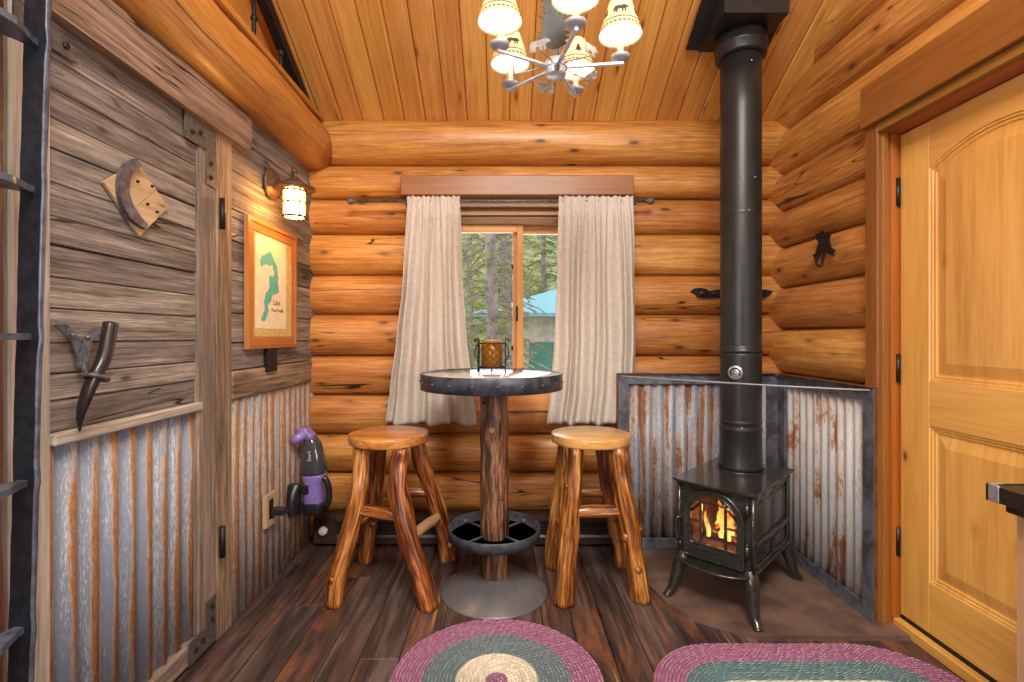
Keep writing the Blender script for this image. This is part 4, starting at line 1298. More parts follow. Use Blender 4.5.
mb.box((XS + .0005, SY0 + .07, ZS1 - .06), (XS + .0135, YS - .07, ZS1), .002); mb.box((XS + .0005, SY0 + .07, ZS0), (XS + .0135, YS - .07, ZS0 + .06), .002)
rf = mb.build('side_frame', M['steel'], root, label='blue grey steel frame beside the door')
mb = MB()
mb.box((XS, SY0 - .004, ZS0), (XS + .0145, SY0, ZS1 + .003), .001); mb.box((XS - .022, SY0, ZS1), (XS + .0145, YS - .022, ZS1 + .004), .001)
mb.build('outer_lip', M['steel_rust'], rf)
mb = MB()
corr(mb, (SX0 + .05, YS + .024, 0), (1, 0, 0), None, .86, ZS0 + .02, ZS1 - .045, .068, .009, (0, -1, 0), 0.4)
o = mb.build('corrugated_sheet', M['shield_iron'], root, label='brown rusted corrugated sheet')
sm = o.modifiers.new('sheet', 'SOLIDIFY'); sm.thickness = .0015
mb = MB()
corr(mb, (XS + .024, YS - .02, 0), (0, -1, 0), None, .69, ZS0 + .02, ZS1 - .03, .060, .009, (-1, 0, 0), 0.4)
o = mb.build('corrugated_sheet', M['shield_pale'], root, label='pale galvanised corrugated sheet with rust blotches')
sm = o.modifiers.new('sheet', 'SOLIDIFY'); sm.thickness = .0015
mb = MB()
P0, P1, P2 = Vector((SX0 + .004, YS - .018, 1.022)), Vector((1.135, 2.385, 1.024)), Vector((XS - .012, SY0 + .004, 1.02))
mid = P1 * 2 - (P0 + P2) / 2
mb.tube([P0 * (1 - t) ** 2 + mid * 2 * t * (1 - t) + P2 * t * t for t in [i / 40 for i in range(41)]], .0042, 10)
mb.build('tie_rod', M['rod'], root, label='thin steel rod across the front of the stovepipe')

# ------------------------------------------------------------------ cast iron stove (local: x right, -y front)
SC = Vector((1.13, 2.455, .02))
SRZ = math.radians(-44.5)
stove = thing('wood_stove', 'small black cast iron stove with an arched glass door standing on the hearth', 'stove', SC, SRZ)
SM = Matrix.Translation(SC) @ Matrix.Rotation(SRZ, 4, 'Z')
Z = lambda z: z - .02
FX = lambda y: frame((0, y, 0), (1, 0, 0), (0, 0, 1))       # outline (x, z), thickness towards -y
def arch(a, zb, zs, zt, n=18):
    p = [(-a + 2 * a * i / 8, zb) for i in range(8)]
    p += [(a, zb + (zs - zb) * i / 8) for i in range(8)]
    p += [(a * math.cos(PI * i / n), zs + (zt - zs) * math.sin(PI * i / n)) for i in range(n)]
    p += [(-a, zs + (zb - zs) * i / 8) for i in range(8)]
    return p
def rect_like(a, zb, zt, zs, n=18):
    p = [(-a + 2 * a * i / 8, zb) for i in range(8)]
    p += [(a, zb + (zs - zb) * i / 8) for i in range(8)]
    for i in range(n):
        c, s = math.cos(PI * i / n), math.sin(PI * i / n)
        m = max(abs(c), abs(s))
        p.append((a * c / m, zs + (zt - zs) * s / m))
    p += [(-a, zs + (zb - zs) * i / 8) for i in range(8)]
    return p
BW, BD = .165, .255
zb0, zb1 = Z(.215), Z(.558)
mb = MB()
mb.box((-BW, -BD + .02, zb0), (-BW + .014, BD, zb1), .004); mb.box((BW - .014, -BD + .02, zb0), (BW, BD, zb1), .004)
mb.box((-BW + .014, BD - .014, zb0), (BW - .014, BD, zb1), .003); mb.box((-BW + .014, -BD + .02, zb0), (BW - .014, BD - .014, zb0 + .014), .003)
mb.ring(rect_like(BW, zb0, zb1, Z(.44)), arch(.112, Z(.265), Z(.44), Z(.528)), .02, FX(-BD + .02))
# base moulding and corner beads
mb.box((-BW - .010, -BD - .010, zb0 - .008), (BW + .010, BD + .008, zb0 + .006), .004)
for sx in (-1, 1):
    mb.tube([(sx * (BW + .001), -BD + .001, zb0), (sx * (BW + .001), -BD + .001, zb1)], .010, 10)
    mb.tube([(sx * (BW + .001), BD - .006, zb0), (sx * (BW + .001), BD - .006, zb1)], .010, 10)
body = mb.build('body', M['stove'], stove, local=True)
for sx, nm in ((-1, 'side_panel'), (1, 'side_panel')):
    mb = MB()
    x0, x1 = sx * BW, sx * (BW + .008)
    def bar(y0, y1, z0, z1, e=0.0):
        mb.box((x0, y0, z0), (x1 + sx * e, y1, z1), .003)
    bar(-.235, -.212, zb0 + .012, zb1 - .004); bar(.212, .235, zb0 + .012, zb1 - .004)
    bar(-.235, .235, zb1 - .026, zb1 - .004); bar(-.235, .235, Z(.325), Z(.350), .006); bar(-.235, .235, zb0 + .010, zb0 + .032)
    bar(-.012, .012, zb0 + .012, Z(.33))
    # raised fields inside the frames
    mb.box((x0, -.19, Z(.372)), (x0 + sx * .004, .19, zb1 - .048), .003)
    mb.box((x0, -.19, zb0 + .048), (x0 + sx * .004, -.034, Z(.308)), .003); mb.box((x0, .034, zb0 + .048), (x0 + sx * .004, .19, Z(.308)), .003)
    mb.build(nm, M['stove'], stove, local=True)
# top plate with a bowed front edge
def plate_outline(hw, yb, yf, bow):
    p = [(hw, yb), (-hw, yb)]
    for i in range(17):
        t = -1 + 2 * i / 16
        p.append((hw * t, yf - bow * (1 - t * t)))
    return p
mb = MB()
I4 = Matrix.Identity(4)
for z, hw, yb, yf, t in ((zb1, .176, .270, -.266, .008), (zb1 + .008, .184, .280, -.276, .006), (zb1 + .014, .188, .285, -.282, .007)):
    mb.prism(plate_outline(hw, yb, yf, .022), t, Matrix.Translation((0, 0, z)))
mb.lathe([(.116, zb1 + .0205), (.116, zb1 + .0255), (.1125, zb1 + .0265), (.1125, zb1 + .0205)], 40, (-.012, .1075, 0))
mb.build('top_plate', M['stove'], stove, local=True)
# arched door
mb = MB()
yd = -BD
mb.ring(arch(.134, Z(.230), Z(.425), Z(.551)), arch(.106, Z(.298), Z(.425), Z(.522)), .016, FX(yd))
mb.ring(arch(.127, Z(.237), Z(.427), Z(.545)), arch(.113, Z(.291), Z(.427), Z(.530)), .006, FX(yd - .016))
for oo, rr_ in ((arch(.1305, Z(.234), Z(.426), Z(.548)), .0065), (arch(.1085, Z(.296), Z(.426), Z(.525)), .005)):
    mb.tube([(x, yd - .019, z) for x, z in oo], rr_, 8, closed=True, up=(0, 1, 0))
door = mb.build('firebox_door', M['stove'], stove, local=True)
mb = MB()
yb_ = yd - .004
for x in (-.055, .055):
    mb.box((x - .005, yb_ - .016, Z(.29)), (x + .005, yb_, Z(.488)), .002)
mb.tube([(-.105, yb_ - .008, Z(.438)), (-.055, yb_ - .008, Z(.486)), (0, yb_ - .008, Z(.494)), (.055, yb_ - .008, Z(.486)), (.105, yb_ - .008, Z(.438))], .0065, 8)
for x0, x1 in ((-.106, -.055), (.055, .106)):
    mb.box((x0, yb_ - .014, Z(.392)), (x1, yb_, Z(.401)), .002)
mb.tube([(-.055, yb_ - .008, Z(.486)), (-.075, yb_ - .008, Z(.513))], .006, 8); mb.tube([(.055, yb_ - .008, Z(.486)), (.075, yb_ - .008, Z(.513))], .006, 8)
mb.build('muntin', M['stove'], door, local=True)
mb = MB(); mb.prism(arch(.107, Z(.297), Z(.425), Z(.523)), .003, FX(yd - .001))
mb.build('pane', M['glass'], door, local=True)
for z in (.241, .257, .273):
    mb = MB(); mb.prism([(-.106, Z(z)), (.106, Z(z)), (.106, Z(z + .006)), (-.106, Z(z + .006))], .012, FX(yd - .014)); mb.build('louvre', M['stove'], door, local=True)
for z in (.29, .47):
    mb = MB(); mb.tube([(.146, yd - .014, Z(z)), (.146, yd - .014, Z(z + .05))], .009, 10); mb.box((.132, yd - .012, Z(z + .012)), (.15, yd, Z(z + .04)), .002)
    mb.blob((.146, yd - .014, Z(z + .055)), (.007, .007, .008))
    mb.build('hinge', M['stove'], stove, local=True)
mb = MB()
mb.box((-.156, yd - .016, Z(.385)), (-.134, yd, Z(.415)), .003)
mb.tube(bez([(-.150, yd - .014, Z(.40)), (-.163, yd - .03, Z(.39)), (-.166, yd - .034, Z(.34)), (-.160, yd - .03, Z(.295))], 6), [.006] * 12 + [.009] * 7, 10)
mb.build('latch_handle', M['stove'], stove, local=True)
mb = MB(); mb.blob((-.158, yd - .008, Z(.27)), (.009, .009, .012)); mb.build('door_knob', M['stove'], stove, local=True)
mb = MB()
lip = [(.155 * math.cos(PI + PI * i / 20), -BD - .002 + .085 * math.sin(PI + PI * i / 20)) for i in range(21)]
mb.prism(lip, .010, Matrix.Translation((0, 0, Z(.203))))
lip2 = [(.160 * math.cos(PI + PI * i / 20), -BD - .002 + .090 * math.sin(PI + PI * i / 20)) for i in range(21)]
mb.tube([(x, y, Z(.2115)) for x, y in lip2], .006, 8)
mb.build('ash_lip', M['stove'], stove, local=True)
for sx in (-1, 1):
    for sy in (-1, 1):
        mb = MB()
        P = bez([(sx * .145, sy * .235, zb0 + .004), (sx * .160, sy * .255, Z(.18)), (sx * .172, sy * .270, Z(.12)), (sx * .186, sy * .287, Z(.055)), (sx * .198, sy * .302, .012), (sx * .202, sy * .306, 0.0)], 5)
        mb.tube(P, lerp_list([.040, .037, .029, .023, .020, .024], len(P)), 14, sx=.9, sy=.9)
        mb.build('leg', M['stove'], stove, local=True)
mb = MB()
mb.box((-.150, BD - .03, Z(.235)), (.150, BD - .016, Z(.55)), .002, rnd=.4)
mb.box((-.150, -BD + .022, Z(.235)), (-.142, BD - .03, Z(.55)), .002, rnd=.4); mb.box((.142, -BD + .022, Z(.235)), (.150, BD - .03, Z(.55)), .002, rnd=.4)
mb.box((-.142, -BD + .022, Z(.27)), (.142, BD - .03, Z(.285)), .002, rnd=.4); mb.box((-.142, -BD + .022, Z(.548)), (.142, BD - .03, Z(.556)), .002, rnd=.4)
mb.build('firebox_lining', M['firebrick'], stove, local=True, label='pinkish firebrick lining')
# fire and split logs inside
for i, (a, b, r, lab) in enumerate((((-.10, -.155, .312), (.11, -.150, .312), .021, 'charred split log lying in front inside the stove'),
                             ((-.10, -.085, .312), (.11, -.09, .312), .021, 'charred split log lying behind the front one inside the stove'),
                             ((.05, -.05, .357), (-.03, -.19, .352), .016, 'charred split log lying crosswise on the two others'))):
    mb = MB()
    A_, B_ = SM @ Vector((a[0], a[1], Z(a[2]))), SM @ Vector((b[0], b[1], Z(b[2])))
    mb.tube([A_ + (B_ - A_) * k / 8 for k in range(9)], r, 9, wob=.35)
    tag(mb.build('firewood', M['ember']), lab, 'firewood', 'burning logs in the stove')
fire = thing('fire', 'orange flames burning behind the stove glass', 'fire', SM @ Vector((0, -.08, Z(.30))), SRZ)
rr = random.Random(3)
for i in range(16):
    mb = MB()
    x, y = rr.uniform(-.06, .09), rr.uniform(-.12, .08)
    h = rr.uniform(.08, .185) * (1.0 if x > -.02 else .7)
    ph = rr.uniform(0, 6)
    pts = [(x + .016 * math.sin(ph + 4 * t) * t, y + .010 * math.cos(ph + 3 * t) * t, .012 + h * t) for t in [k / 12 for k in range(13)]]
    mb.shift = False
    w0 = rr.uniform(.012, .024)
    rad = [w0 * (.55 + 1.4 * t) * (1 - t) ** .8 + .0006 for t in [k / 12 for k in range(13)]]
    mb.tube(pts, rad, 10, sy=.7)
    o = mb.build('flame', M['flame'], fire, local=True)

# ------------------------------------------------------------------ stovepipe, thermometer, ceiling support box
PX_, PY_ = 1.197, 2.54
PR = .097
root = thing('stovepipe', 'tall black stovepipe rising from the stove to the ceiling box', 'stovepipe', (PX_, PY_, .582))
mb = MB()
mb.lathe([(PR + .006, .5795), (PR + .007, .60), (PR + .002, .612), (PR + .001, .775), (PR + .004, .782), (PR + .004, .79), (PR, .797), (PR, .812), (PR + .003, .817), (PR + .003, .824), (PR, .83), (PR, .836), (PR, 1.155), (PR, 1.168)], 56, (PX_, PY_, 0))
mb.build('lower_section', M['pipe'], root)
mb = MB()
mb.lathe([(PR + .001, 1.168), (PR + .004, 1.172), (PR + .004, 1.182), (PR + .001, 1.186), (PR + .003, 1.196), (PR + .0005, 1.20), (PR, 1.205), (PR, 1.21), (PR, 1.85), (PR, 1.858), (PR + .0012, 1.863), (PR, 1.868), (PR, 1.876), (PR, 2.4), (PR, 2.70)], 56, (PX_, PY_, 0))
mb.build('upper_section', M['pipe'], root)
for z, a in ((1.183, -1.85), (.80, -1.95), (1.868, -1.62), (2.03, -1.3), (2.03, -1.9), (2.60, -1.5)):
    d = Vector((math.cos(a), math.sin(a), 0))
    mb = MB(); mb.blob(Vector((PX_, PY_, z)) + d * (PR + .002), (.004, .004, .004)); mb.build('rivet', M['chrome'], root)
mb = MB()
mb.lathe([(PR + .004, 2.655), (PR + .020, 2.657), (PR + .024, 2.665), (PR + .024, 2.70), (PR + .029, 2.705), (PR + .029, 2.715), (PR + .025, 2.72), (PR + .025, 2.765), (PR, 2.768)], 56, (PX_, PY_, 0))
mb.build('collar', M['pipe'], root)
a = math.radians(-128)
d = Vector((math.cos(a), math.sin(a), 0))
tm = Matrix.Translation(Vector((PX_, PY_, 1.072)) + d * (PR + .002)) @ Matrix.Rotation(a, 4, 'Z') @ Matrix.Rotation(PI / 2, 4, 'Y')
th = thing('stove_thermometer', 'small round silver thermometer stuck on the stovepipe', 'thermometer', tm.translation)
mb = MB(); mb.lathe([(.033, 0), (.035, .002), (.035, .008), (.033, .010), (1e-6, .010)], 36, (0, 0, 0), tm); mb.build('dial', M['bright'], th)
mb = MB()
arc = lambda r, a0, a1, n=20: [(r * math.cos(a0 + (a1 - a0) * i / n), r * math.sin(a0 + (a1 - a0) * i / n)) for i in range(n + 1)]
# local x of tm points down, so the opening of the arc faces +x
mb.prism(arc(.025, .9, 2 * PI - .9) + arc(.018, 2 * PI - .9, .9), .0008, tm @ Matrix.Translation((0, 0, .0101)))
mb.prism(arc(.011, .9, 2 * PI - .9) + arc(.008, 2 * PI - .9, .9), .0008, tm @ Matrix.Translation((0, 0, .0101)))
mb.build('scale', M['black'], th)
mb = MB(); mb.lathe([(.006, .010), (.006, .013), (1e-6, .014)], 16, (0, 0, 0), tm); mb.build('pin', M['chrome'], th)

BX0, BX1, BY0, BY1, BZ = 1.03, 1.335, 2.345, 2.675, 2.77
root = thing('ceiling_support_box', 'black sheet metal box where the stovepipe meets the sloped ceiling', 'chimney box', ((BX0 + BX1) / 2, (BY0 + BY1) / 2, BZ))
mb = MB()
sd = [(BY0, BZ), (BY1, BZ), (BY1, ceil_z(BY1) + .03), (BY0, ceil_z(BY0) + .03)]
mb.prism(sd, BX1 - BX0, frame((BX0, 0, 0), (0, 1, 0), (0, 0, 1)))
mb.build('box', M['pipe'], root)
mb = MB()
fl = [(BY0 - .06, ceil_z(BY0 - .06) - .026), (BY1 - .03, ceil_z(BY1 - .03) - .026), (BY1 - .03, ceil_z(BY1 - .03) - .020), (BY0 - .06, ceil_z(BY0 - .06) - .020)]
mb.prism(fl, .075, frame((BX0 - .075, 0, 0), (0, 1, 0), (0, 0, 1))); mb.build('flange', M['pipe'], root)
mb = MB(); mb.prism(fl, .05, frame((BX1, 0, 0), (0, 1, 0), (0, 0, 1))); mb.build('flange', M['pipe'], root)

# ------------------------------------------------------------------ braided rugs
def braided_rug(name, label, cx, cy, R, half, rows, material, core):
    """rows of braid from the rim inwards round a straight core line of half length `half`"""
    n = 200
    mb = MB()
    per = 2 * PI * R + 4 * half
    # walk along the outer outline: (unit normal, core point)
    st = []
    for i in range(n):
        s = i / n * per
        if s < PI * R:
            a = -PI / 2 + s / R; st.append((math.cos(a), math.sin(a), half))
        elif s < PI * R + 2 * half:
            st.append((0, 1, half - (s - PI * R)))
        elif s < 2 * PI * R + 2 * half:
            a = PI / 2 + (s - PI * R - 2 * half) / R; st.append((math.cos(a), math.sin(a), -half))
        else:
            st.append((0, -1, -half + (s - 2 * PI * R - 2 * half)))
    w = R / rows
    prof = []
    for k in range(rows):
        for j in range(5):
            t = j / 5
            prof.append((k * w + t * w, .010 + .0055 * math.sin(PI * t) ** .6))
    prof[0] = (0, .0015)
    prof.append((R - .0005, .010))
    vs, gs, fs = [], [], []
    for q, (dd, z) in enumerate(prof):
        for i, (nx, ny, c) in enumerate(st):
            r = R - dd
            vs.append((cx + c + nx * r, cy + ny * r, z + .0015 * math.sin(i * 2.1 + q)))
            gs.append((i / n * (2 * PI * r + 4 * half), dd, 0))
    m = len(prof)
    for q in range(m - 1):
        for i in range(n):
            j = (i + 1) % n
            fs.append((q * n + i, q * n + j, (q + 1) * n + j, (q + 1) * n + i))
    b0 = len(vs)
    for i, (nx, ny, c) in enumerate(st):
        vs.append((cx + c + nx * R, cy + ny * R, 0.0)); gs.append((i / n * per, 0, 0))
    fs += [(b0 + i, b0 + (i + 1) % n, (i + 1) % n, i) for i in range(n)]
    fs.append(tuple(b0 + i for i in range(n))[::-1])
    mb._add(vs, fs, gs, True, off=False)
    return tag(mb.build(name, material), label, 'rug', 'braided rugs on the plank floor')
braided_rug('braided_rug', 'round pink and grey braided rug with a cream centre in front of the bar table', -.03, 1.805, .388, 0.0001, 29, M['rug_round'], 0)
braided_rug('braided_rug', 'oval pink and teal braided rug in front of the stove hearth', 1.09, 1.716, .302, .268, 23, M['rug_oval'], 0)

# ------------------------------------------------------------------ honey alder door on the right
d2 = thing('door_2', 'honey alder door with an arched upper panel', 'door', (1.70, 1.72, 0.045)); d2['kind'] = 'structure'
FD = 1.70
dy0, dy1, dz0, dz1 = 1.29, 2.149, .05, 2.115
ya, yb = dy0 + .144, dy1 - .144
mb = MB(); mb.box((FD, yb, dz0), (FD + .045, dy1, dz1), .002, grain=2); mb.build('stile', M['alder'], d2)
mb = MB(); mb.box((FD, dy0, dz0), (FD + .045, ya, dz1), .002, grain=2); mb.build('stile', M['alder'], d2)
mb = MB(); mb.box((FD, ya, dz0), (FD + .045, yb, .266), .002, grain=1); mb.build('rail', M['alder'], d2)
mb = MB(); mb.box((FD, ya, .892), (FD + .045, yb, 1.07), .002, grain=1); mb.build('rail', M['alder'], d2)
yc, hw = (ya + yb) / 2, (yb - ya) / 2
rise = .075
def arc_z(y, base):
    return base + rise * (1 - ((y - yc) / hw) ** 2)
mb = MB()
mb.prism([(ya, dz1), (yb, dz1)] + [(yb - (yb - ya) * i / 20, arc_z(yb - (yb - ya) * i / 20, 1.927)) for i in range(21)], .045, frame((FD, 0, 0), (0, 1, 0), (0, 0, 1)), grain=0)
mb.build('rail', M['alder'], d2)
def panel(z0, z1, arched):
    def outline(ins):
        p = []
        a, b = ya + ins, yb - ins
        p += [(a + (b - a) * i / 6, z0 + ins) for i in range(6)]
        top = lambda y: (arc_z(yc + (y - yc) * hw / (hw - ins), z1) if arched else z1) - ins
        p += [(b, z0 + ins + (top(b) - z0 - ins) * i / 6) for i in range(6)]
        p += [(b - (b - a) * i / 20, top(b - (b - a) * i / 20)) for i in range(20)]
        p += [(a, top(a) + (z0 + ins - top(a)) * i / 6) for i in range(6)]
        return p
    mb = MB()
    levels = [(0, 0), (.004, .004), (.010, .004), (.013, .009), (.022, .009), (.027, .013), (.034, .013), (.075, .003)]
    vs, fs, gs = [], [], []
    n = len(outline(0))
    for ins, dep in levels:
        for (y, z) in outline(ins):
            vs.append((FD + dep, y, z)); gs.append((z, y, 0))
    for k in range(len(levels) - 1):
        for i in range(n):
            j = (i + 1) % n
            fs.append((k * n + i, (k + 1) * n + i, (k + 1) * n + j, k * n + j))
    fs.append(tuple((len(levels) - 1) * n + i for i in range(n))[::-1])
    mb._add(vs, fs, gs, False)
    mb.build('panel', M['alder'], d2)
panel(1.07, 1.927, True)
panel(.266, .892, False)
mb = MB(); mb.box((FD - .004, dy0 + .004, .044), (FD + .03, dy1 - .003, .062), .002); mb.build('door_sweep', M['black'], d2)
for z in (1.87, 1.115, .373):
    mb = MB()
    mb.tube([(FD - .012, dy1 - .001, z - .060), (FD - .012, dy1 - .001, z + .060)], .0105, 12)
    mb.box((FD - .032, dy1 - .001, z - .055), (FD - .004, dy1 + .003, z + .055), .001)
    mb.build('hinge', M['bronze'], d2)
mb = MB(); mb.box((1.668, 1.20, 0), (1.78, 2.152, .044), .004, grain=1)
structure(mb.build('trim_10', M['alder']), 'pale wooden threshold under the alder door', 'threshold')
mb = MB()
mb.box((1.595, 2.143, 0.021), (1.64, 2.216, 2.165), .003, grain=2); mb.box((1.615, 2.125 + .012, 0.02), (1.64, 2.145, 2.15), .002, grain=2)
mb.box((1.595, 1.18, 0.0), (1.64, 1.25, 2.165), .003, grain=2); mb.box((1.595, 1.25, 2.125), (1.64, 2.143, 2.165), .003, grain=1)
structure(mb.build('trim_11', M['trim']), 'stained casing boards around the alder door', 'door casing')
mb = MB()
mb.box((1.62, 2.153, 0.0), (1.78, 2.20, 2.15), .002, grain=2); mb.box((1.62, 1.235, 0.0), (1.78, 1.286, 2.15), .002, grain=2); mb.box((1.62, 1.286, 2.119), (1.78, 2.153, 2.16), .002, grain=1)
mb.box((1.66, 2.146, .045), (1.685, 2.154, 2.12), .002, grain=2)
structure(mb.build('trim_12', M['trim_red']), 'red stained jamb the alder door hangs in', 'door jamb')
mb = MB(); mb.box((1.572, 1.08, 2.163), (1.70, 2.216, 2.345), .004, grain=1)
structure(mb.build('trim_13', M['trim']), 'wide stained header board above the alder door', 'trim')

# ------------------------------------------------------------------ kitchen base cabinet and worktop at the right edge
cab = thing('base_cabinet', 'pale wood base cabinet at the right edge in front of the alder door', 'cabinet', (1.4, .4, 0))
mb = MB(); mb.box((1.2, -.55, .0), (1.222, 1.175, .862), .003, grain=2); mb.build('side_panel', M['cabinet'], cab)
mb = MB(); mb.box((1.222, -.55, .0), (1.56, 1.172, .862), .003, grain=2); mb.build('carcass', M['cabinet'], cab)
top = thing('worktop', 'steel edged worktop lying on the pale cabinet at the right edge', 'worktop', (1.4, .4, .8625))
mb = MB(); mb.box((1.164, -.58, .8635), (1.565, 1.196, .898), .002); mb.build('slab', M['bronze'], top)
mb = MB(); mb.box((1.158, -.58, .862), (1.1638, 1.18, .9), .001); mb.box((1.18, 1.1962, .862), (1.565, 1.202, .9), .001)
mb.build('edge_band', M['bronze'], top)
mb = MB(); mb.box((1.1565, 1.172, .861), (1.1635, 1.2035, .902), .001); mb.box((1.1565, 1.1965, .861), (1.195, 1.2035, .902), .001)
mb.build('corner_cap', M['bright'], top, label='bright metal corner cap')
mb = MB(); mb.box((1.165, 1.12, .845), (1.198, 1.165, .862), .002); mb.build('support_bracket', M['bronze'], top)

# ------------------------------------------------------------------ iron hooks
def on_right(px, py, x):
    y = 500 * x / (px - 505)
    return Vector((x, y, EYE - (py - 335) * y / 500))
XH = 1.612
ol = [(150, 110), (185, 120), (240, 75), (255, 95), (225, 130), (262, 115), (330, 95), (345, 140), (325, 190), (335, 250), (350, 300), (380, 330), (410, 340), (385, 370), (395, 425), (350, 405),
      (300, 380), (265, 385), (240, 395), (205, 390), (180, 440), (150, 490), (135, 450), (110, 410), (150, 385), (165, 330), (185, 280), (190, 235), (155, 185)]
poly = [(p.y, p.z) for p in [on_right(805 + x * .0733, 225 + y * .0733, XH) for x, y in ol]]
root = thing('wall_hook', 'small dark wrought iron hook on the right log wall above the heat shield', 'hook', (XH, 2.54, 1.6))
mb = MB(); mb.prism(poly, .008, Fw(XH - .004)); mb.build('hook_plate', M['black'], root)
mb = MB()
hk = [on_right(805 + x * .0733, 225 + y * .0733, XH - dx) for x, y, dx in ((240, 395, .01), (238, 470, .02), (230, 530, .035), (190, 560, .045), (155, 530, .05), (165, 480, .05), (195, 430, .045))]
mb.tube(bez(hk, 6), .0055, 8); mb.build('hook_loop', M['black'], root)
def on_back(px, py, y=3.028):
    return Vector(((px - 505) * y / 500, y, EYE - (py - 335) * y / 500))
ol = [(690.5, 291.5), (694, 288.5), (700, 287.8), (706, 289), (709, 291.5), (714, 290), (720, 289.5), (728, 291), (736, 290), (748, 291), (758, 289.8), (766, 289.5), (772.5, 291.5), (769, 295),
      (764, 298), (758, 299), (748, 297), (736, 298), (722, 298), (712, 298.6), (703, 298.2), (697, 297), (696, 294.5)]
pp = [on_back(*q) for q in ol]
mb = MB(); mb.prism([(p.x, p.z) for p in pp], .012, frame((0, 3.034, 0), (1, 0, 0), (0, 0, 1)))
for k, px in enumerate((703, 716, 730, 745, 760)):
    p = on_back(px, 293.5); mb.blob((p.x, 3.02, p.z), (.03, .010, .022))
tag(mb.build('wall_bracket', M['black']), 'flat leafy iron ornament on the back log wall behind the stovepipe', 'wall ornament')

# ------------------------------------------------------------------ iron loft ladder at the left edge
lad = thing('loft_ladder', 'hammered iron ladder with flat treads at the left edge of the barn door', 'ladder', (-.95, .8, 0))
railx = lambda z: -.989 + .0250 * z
for y in (1.0, .55):
    mb = MB()
    n = 60
    def fn(u, v):
        z = 2.5 * v
        k = int(u * 4 + .5) % 4
        cx, cy = ((-.0205, 0), (.0205, 0), (.0205, .0125), (-.0205, .0125))[k]
        zz = (z - .08) / .2935
        near = abs(zz - round(zz)) * .2935
        bulge = .004 * max(0, 1 - near / .025)
        wob = .0012 * noise.noise((k * 5, z * 14, y)) 
        return (railx(z) + cx + (wob + (bulge if cx > 0 else 0)), y + cy + wob, z)
    mb.grid(fn, 4, n * 3, False, closed_u=True)
    mb._add([fn(k / 4, 1) for k in range(4)], [(0, 1, 2, 3)], [(0, 0, 0)] * 4, False)
    rl = mb.build('side_rail', M['ladder'], lad)
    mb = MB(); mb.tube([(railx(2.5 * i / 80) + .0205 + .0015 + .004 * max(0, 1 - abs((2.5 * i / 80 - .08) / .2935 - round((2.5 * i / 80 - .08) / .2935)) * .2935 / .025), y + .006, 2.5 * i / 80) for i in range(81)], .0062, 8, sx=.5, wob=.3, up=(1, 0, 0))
    mb.build('edge_glint', M['ladder_rung'], rl, label='bright strip for window light glinting on the rail edge')  # paler strip puts the reflected window light into the rail's colour
for k in range(9):
    z = .08 + .2935 * k
    if z > 2.47:
        break
    mb = MB()
    x = railx(z)
    ol = [(x - .008, 1.0), (x + .010, 1.0), (x + .013, .985), (x + .035, .93), (x + .036, .62), (x + .013, .575), (x + .010, .5625), (x - .008, .5625), (x - .012, .575), (x - .036, .62), (x - .036, .93), (x - .012, .985)]
    mb.prism(ol, .013, Matrix.Translation((0, 0, z - .0065)))
    mb.build('tread', M['ladder_rung'], lad)
for y in (1.006, .556):
    mb = MB(); mb.tube(bez([(railx(2.5), y, 2.49), (railx(2.5) - .02, y, 2.575), (-1.02, y, 2.585), (-1.12, y, 2.578)], 6), .008, 8); mb.build('top_hook', M['ladder'], lad)

# ------------------------------------------------------------------ chandelier
HX, HY, HZ = .175, 1.72, 2.175
ch = thing('chandelier', 'five arm nickel chandelier with bear silhouette shades and a pewter pine tree', 'chandelier', (HX, HY, HZ))
mb = MB()
mb.lathe([(1e-6, -.028), (.032, -.028), (.036, -.024), (.036, .022), (.033, .026), (.02, .030), (1e-6, .031)], 36, (HX, HY, HZ))
mb.lathe([(.0365, -.004), (.0385, -.003), (.0385, .003), (.0365, .004)], 36, (HX, HY, HZ))
hub = mb.build('hub', M['chrome'], ch)
mb = MB(); mb.box((HX - .009, HY - .037, HZ - .026), (HX + .009, HY - .0345, HZ - .006), .001); mb.build('hub_notch', M['black'], hub)
zt = ceil_z(HY) - .022
mb = MB()
for k in range(3):
    a = 2 * PI * k / 3 + .4
    mb.tube([(HX + .013 * math.cos(a), HY + .013 * math.sin(a), HZ + .028), (HX + .013 * math.cos(a), HY + .013 * math.sin(a), zt - .1)], .004, 8)
mb.build('stem', M['chrome'], ch)
mb = MB(); mb.lathe([(.02, zt - .11), (.06, zt - .08), (.065, zt + .04), (1e-6, zt + .04)], 32, (HX, HY, 0)); mb.build('ceiling_canopy', M['chrome'], ch)
# pewter pine tree in front of the stem
tr_ = []
N = 22
for k in range(N):
    z = .045 + .40 * k / N; w = .046 * (1 - k / N) + .004
    tr_.append((w * (1 + .14 * (k % 3)), z)); tr_.append((w * .74, z + .006))
tree_poly = [(.012, 0.045 - .02)] + tr_ + [(0, .47)] + [(-x * (.9 + .2 * random.random()), z) for x, z in tr_[::-1]] + [(-.012, .045 - .02)]
mb = MB(); mb.prism(tree_poly, .003, frame((HX - .010, HY - .020, HZ + .03), (1, 0, 0), (0, 0, 1)))
mb.build('pine_tree_cutout', M['greytree'], ch, label='flat pewter pine tree')
bear = [(-1, .12), (-.95, .45), (-.8, .62), (-.45, .66), (-.1, .60), (.2, .68), (.45, .66), (.6, .72), (.66, .62), (.85, .55), (1.0, .38), (.95, .28), (.7, .26), (.55, .2), (.55, -.25), (.62, -.32), (.36, -.33), (.34, .02),
        (.2, .0), (.24, -.32), (.0, -.33), (-.02, .06), (-.4, .08), (-.46, -.2), (-.4, -.32), (-.68, -.33), (-.7, -.05), (-.8, -.3), (-.98, -.32), (-.9, 0)]
rot = math.radians(10)
AR = .217
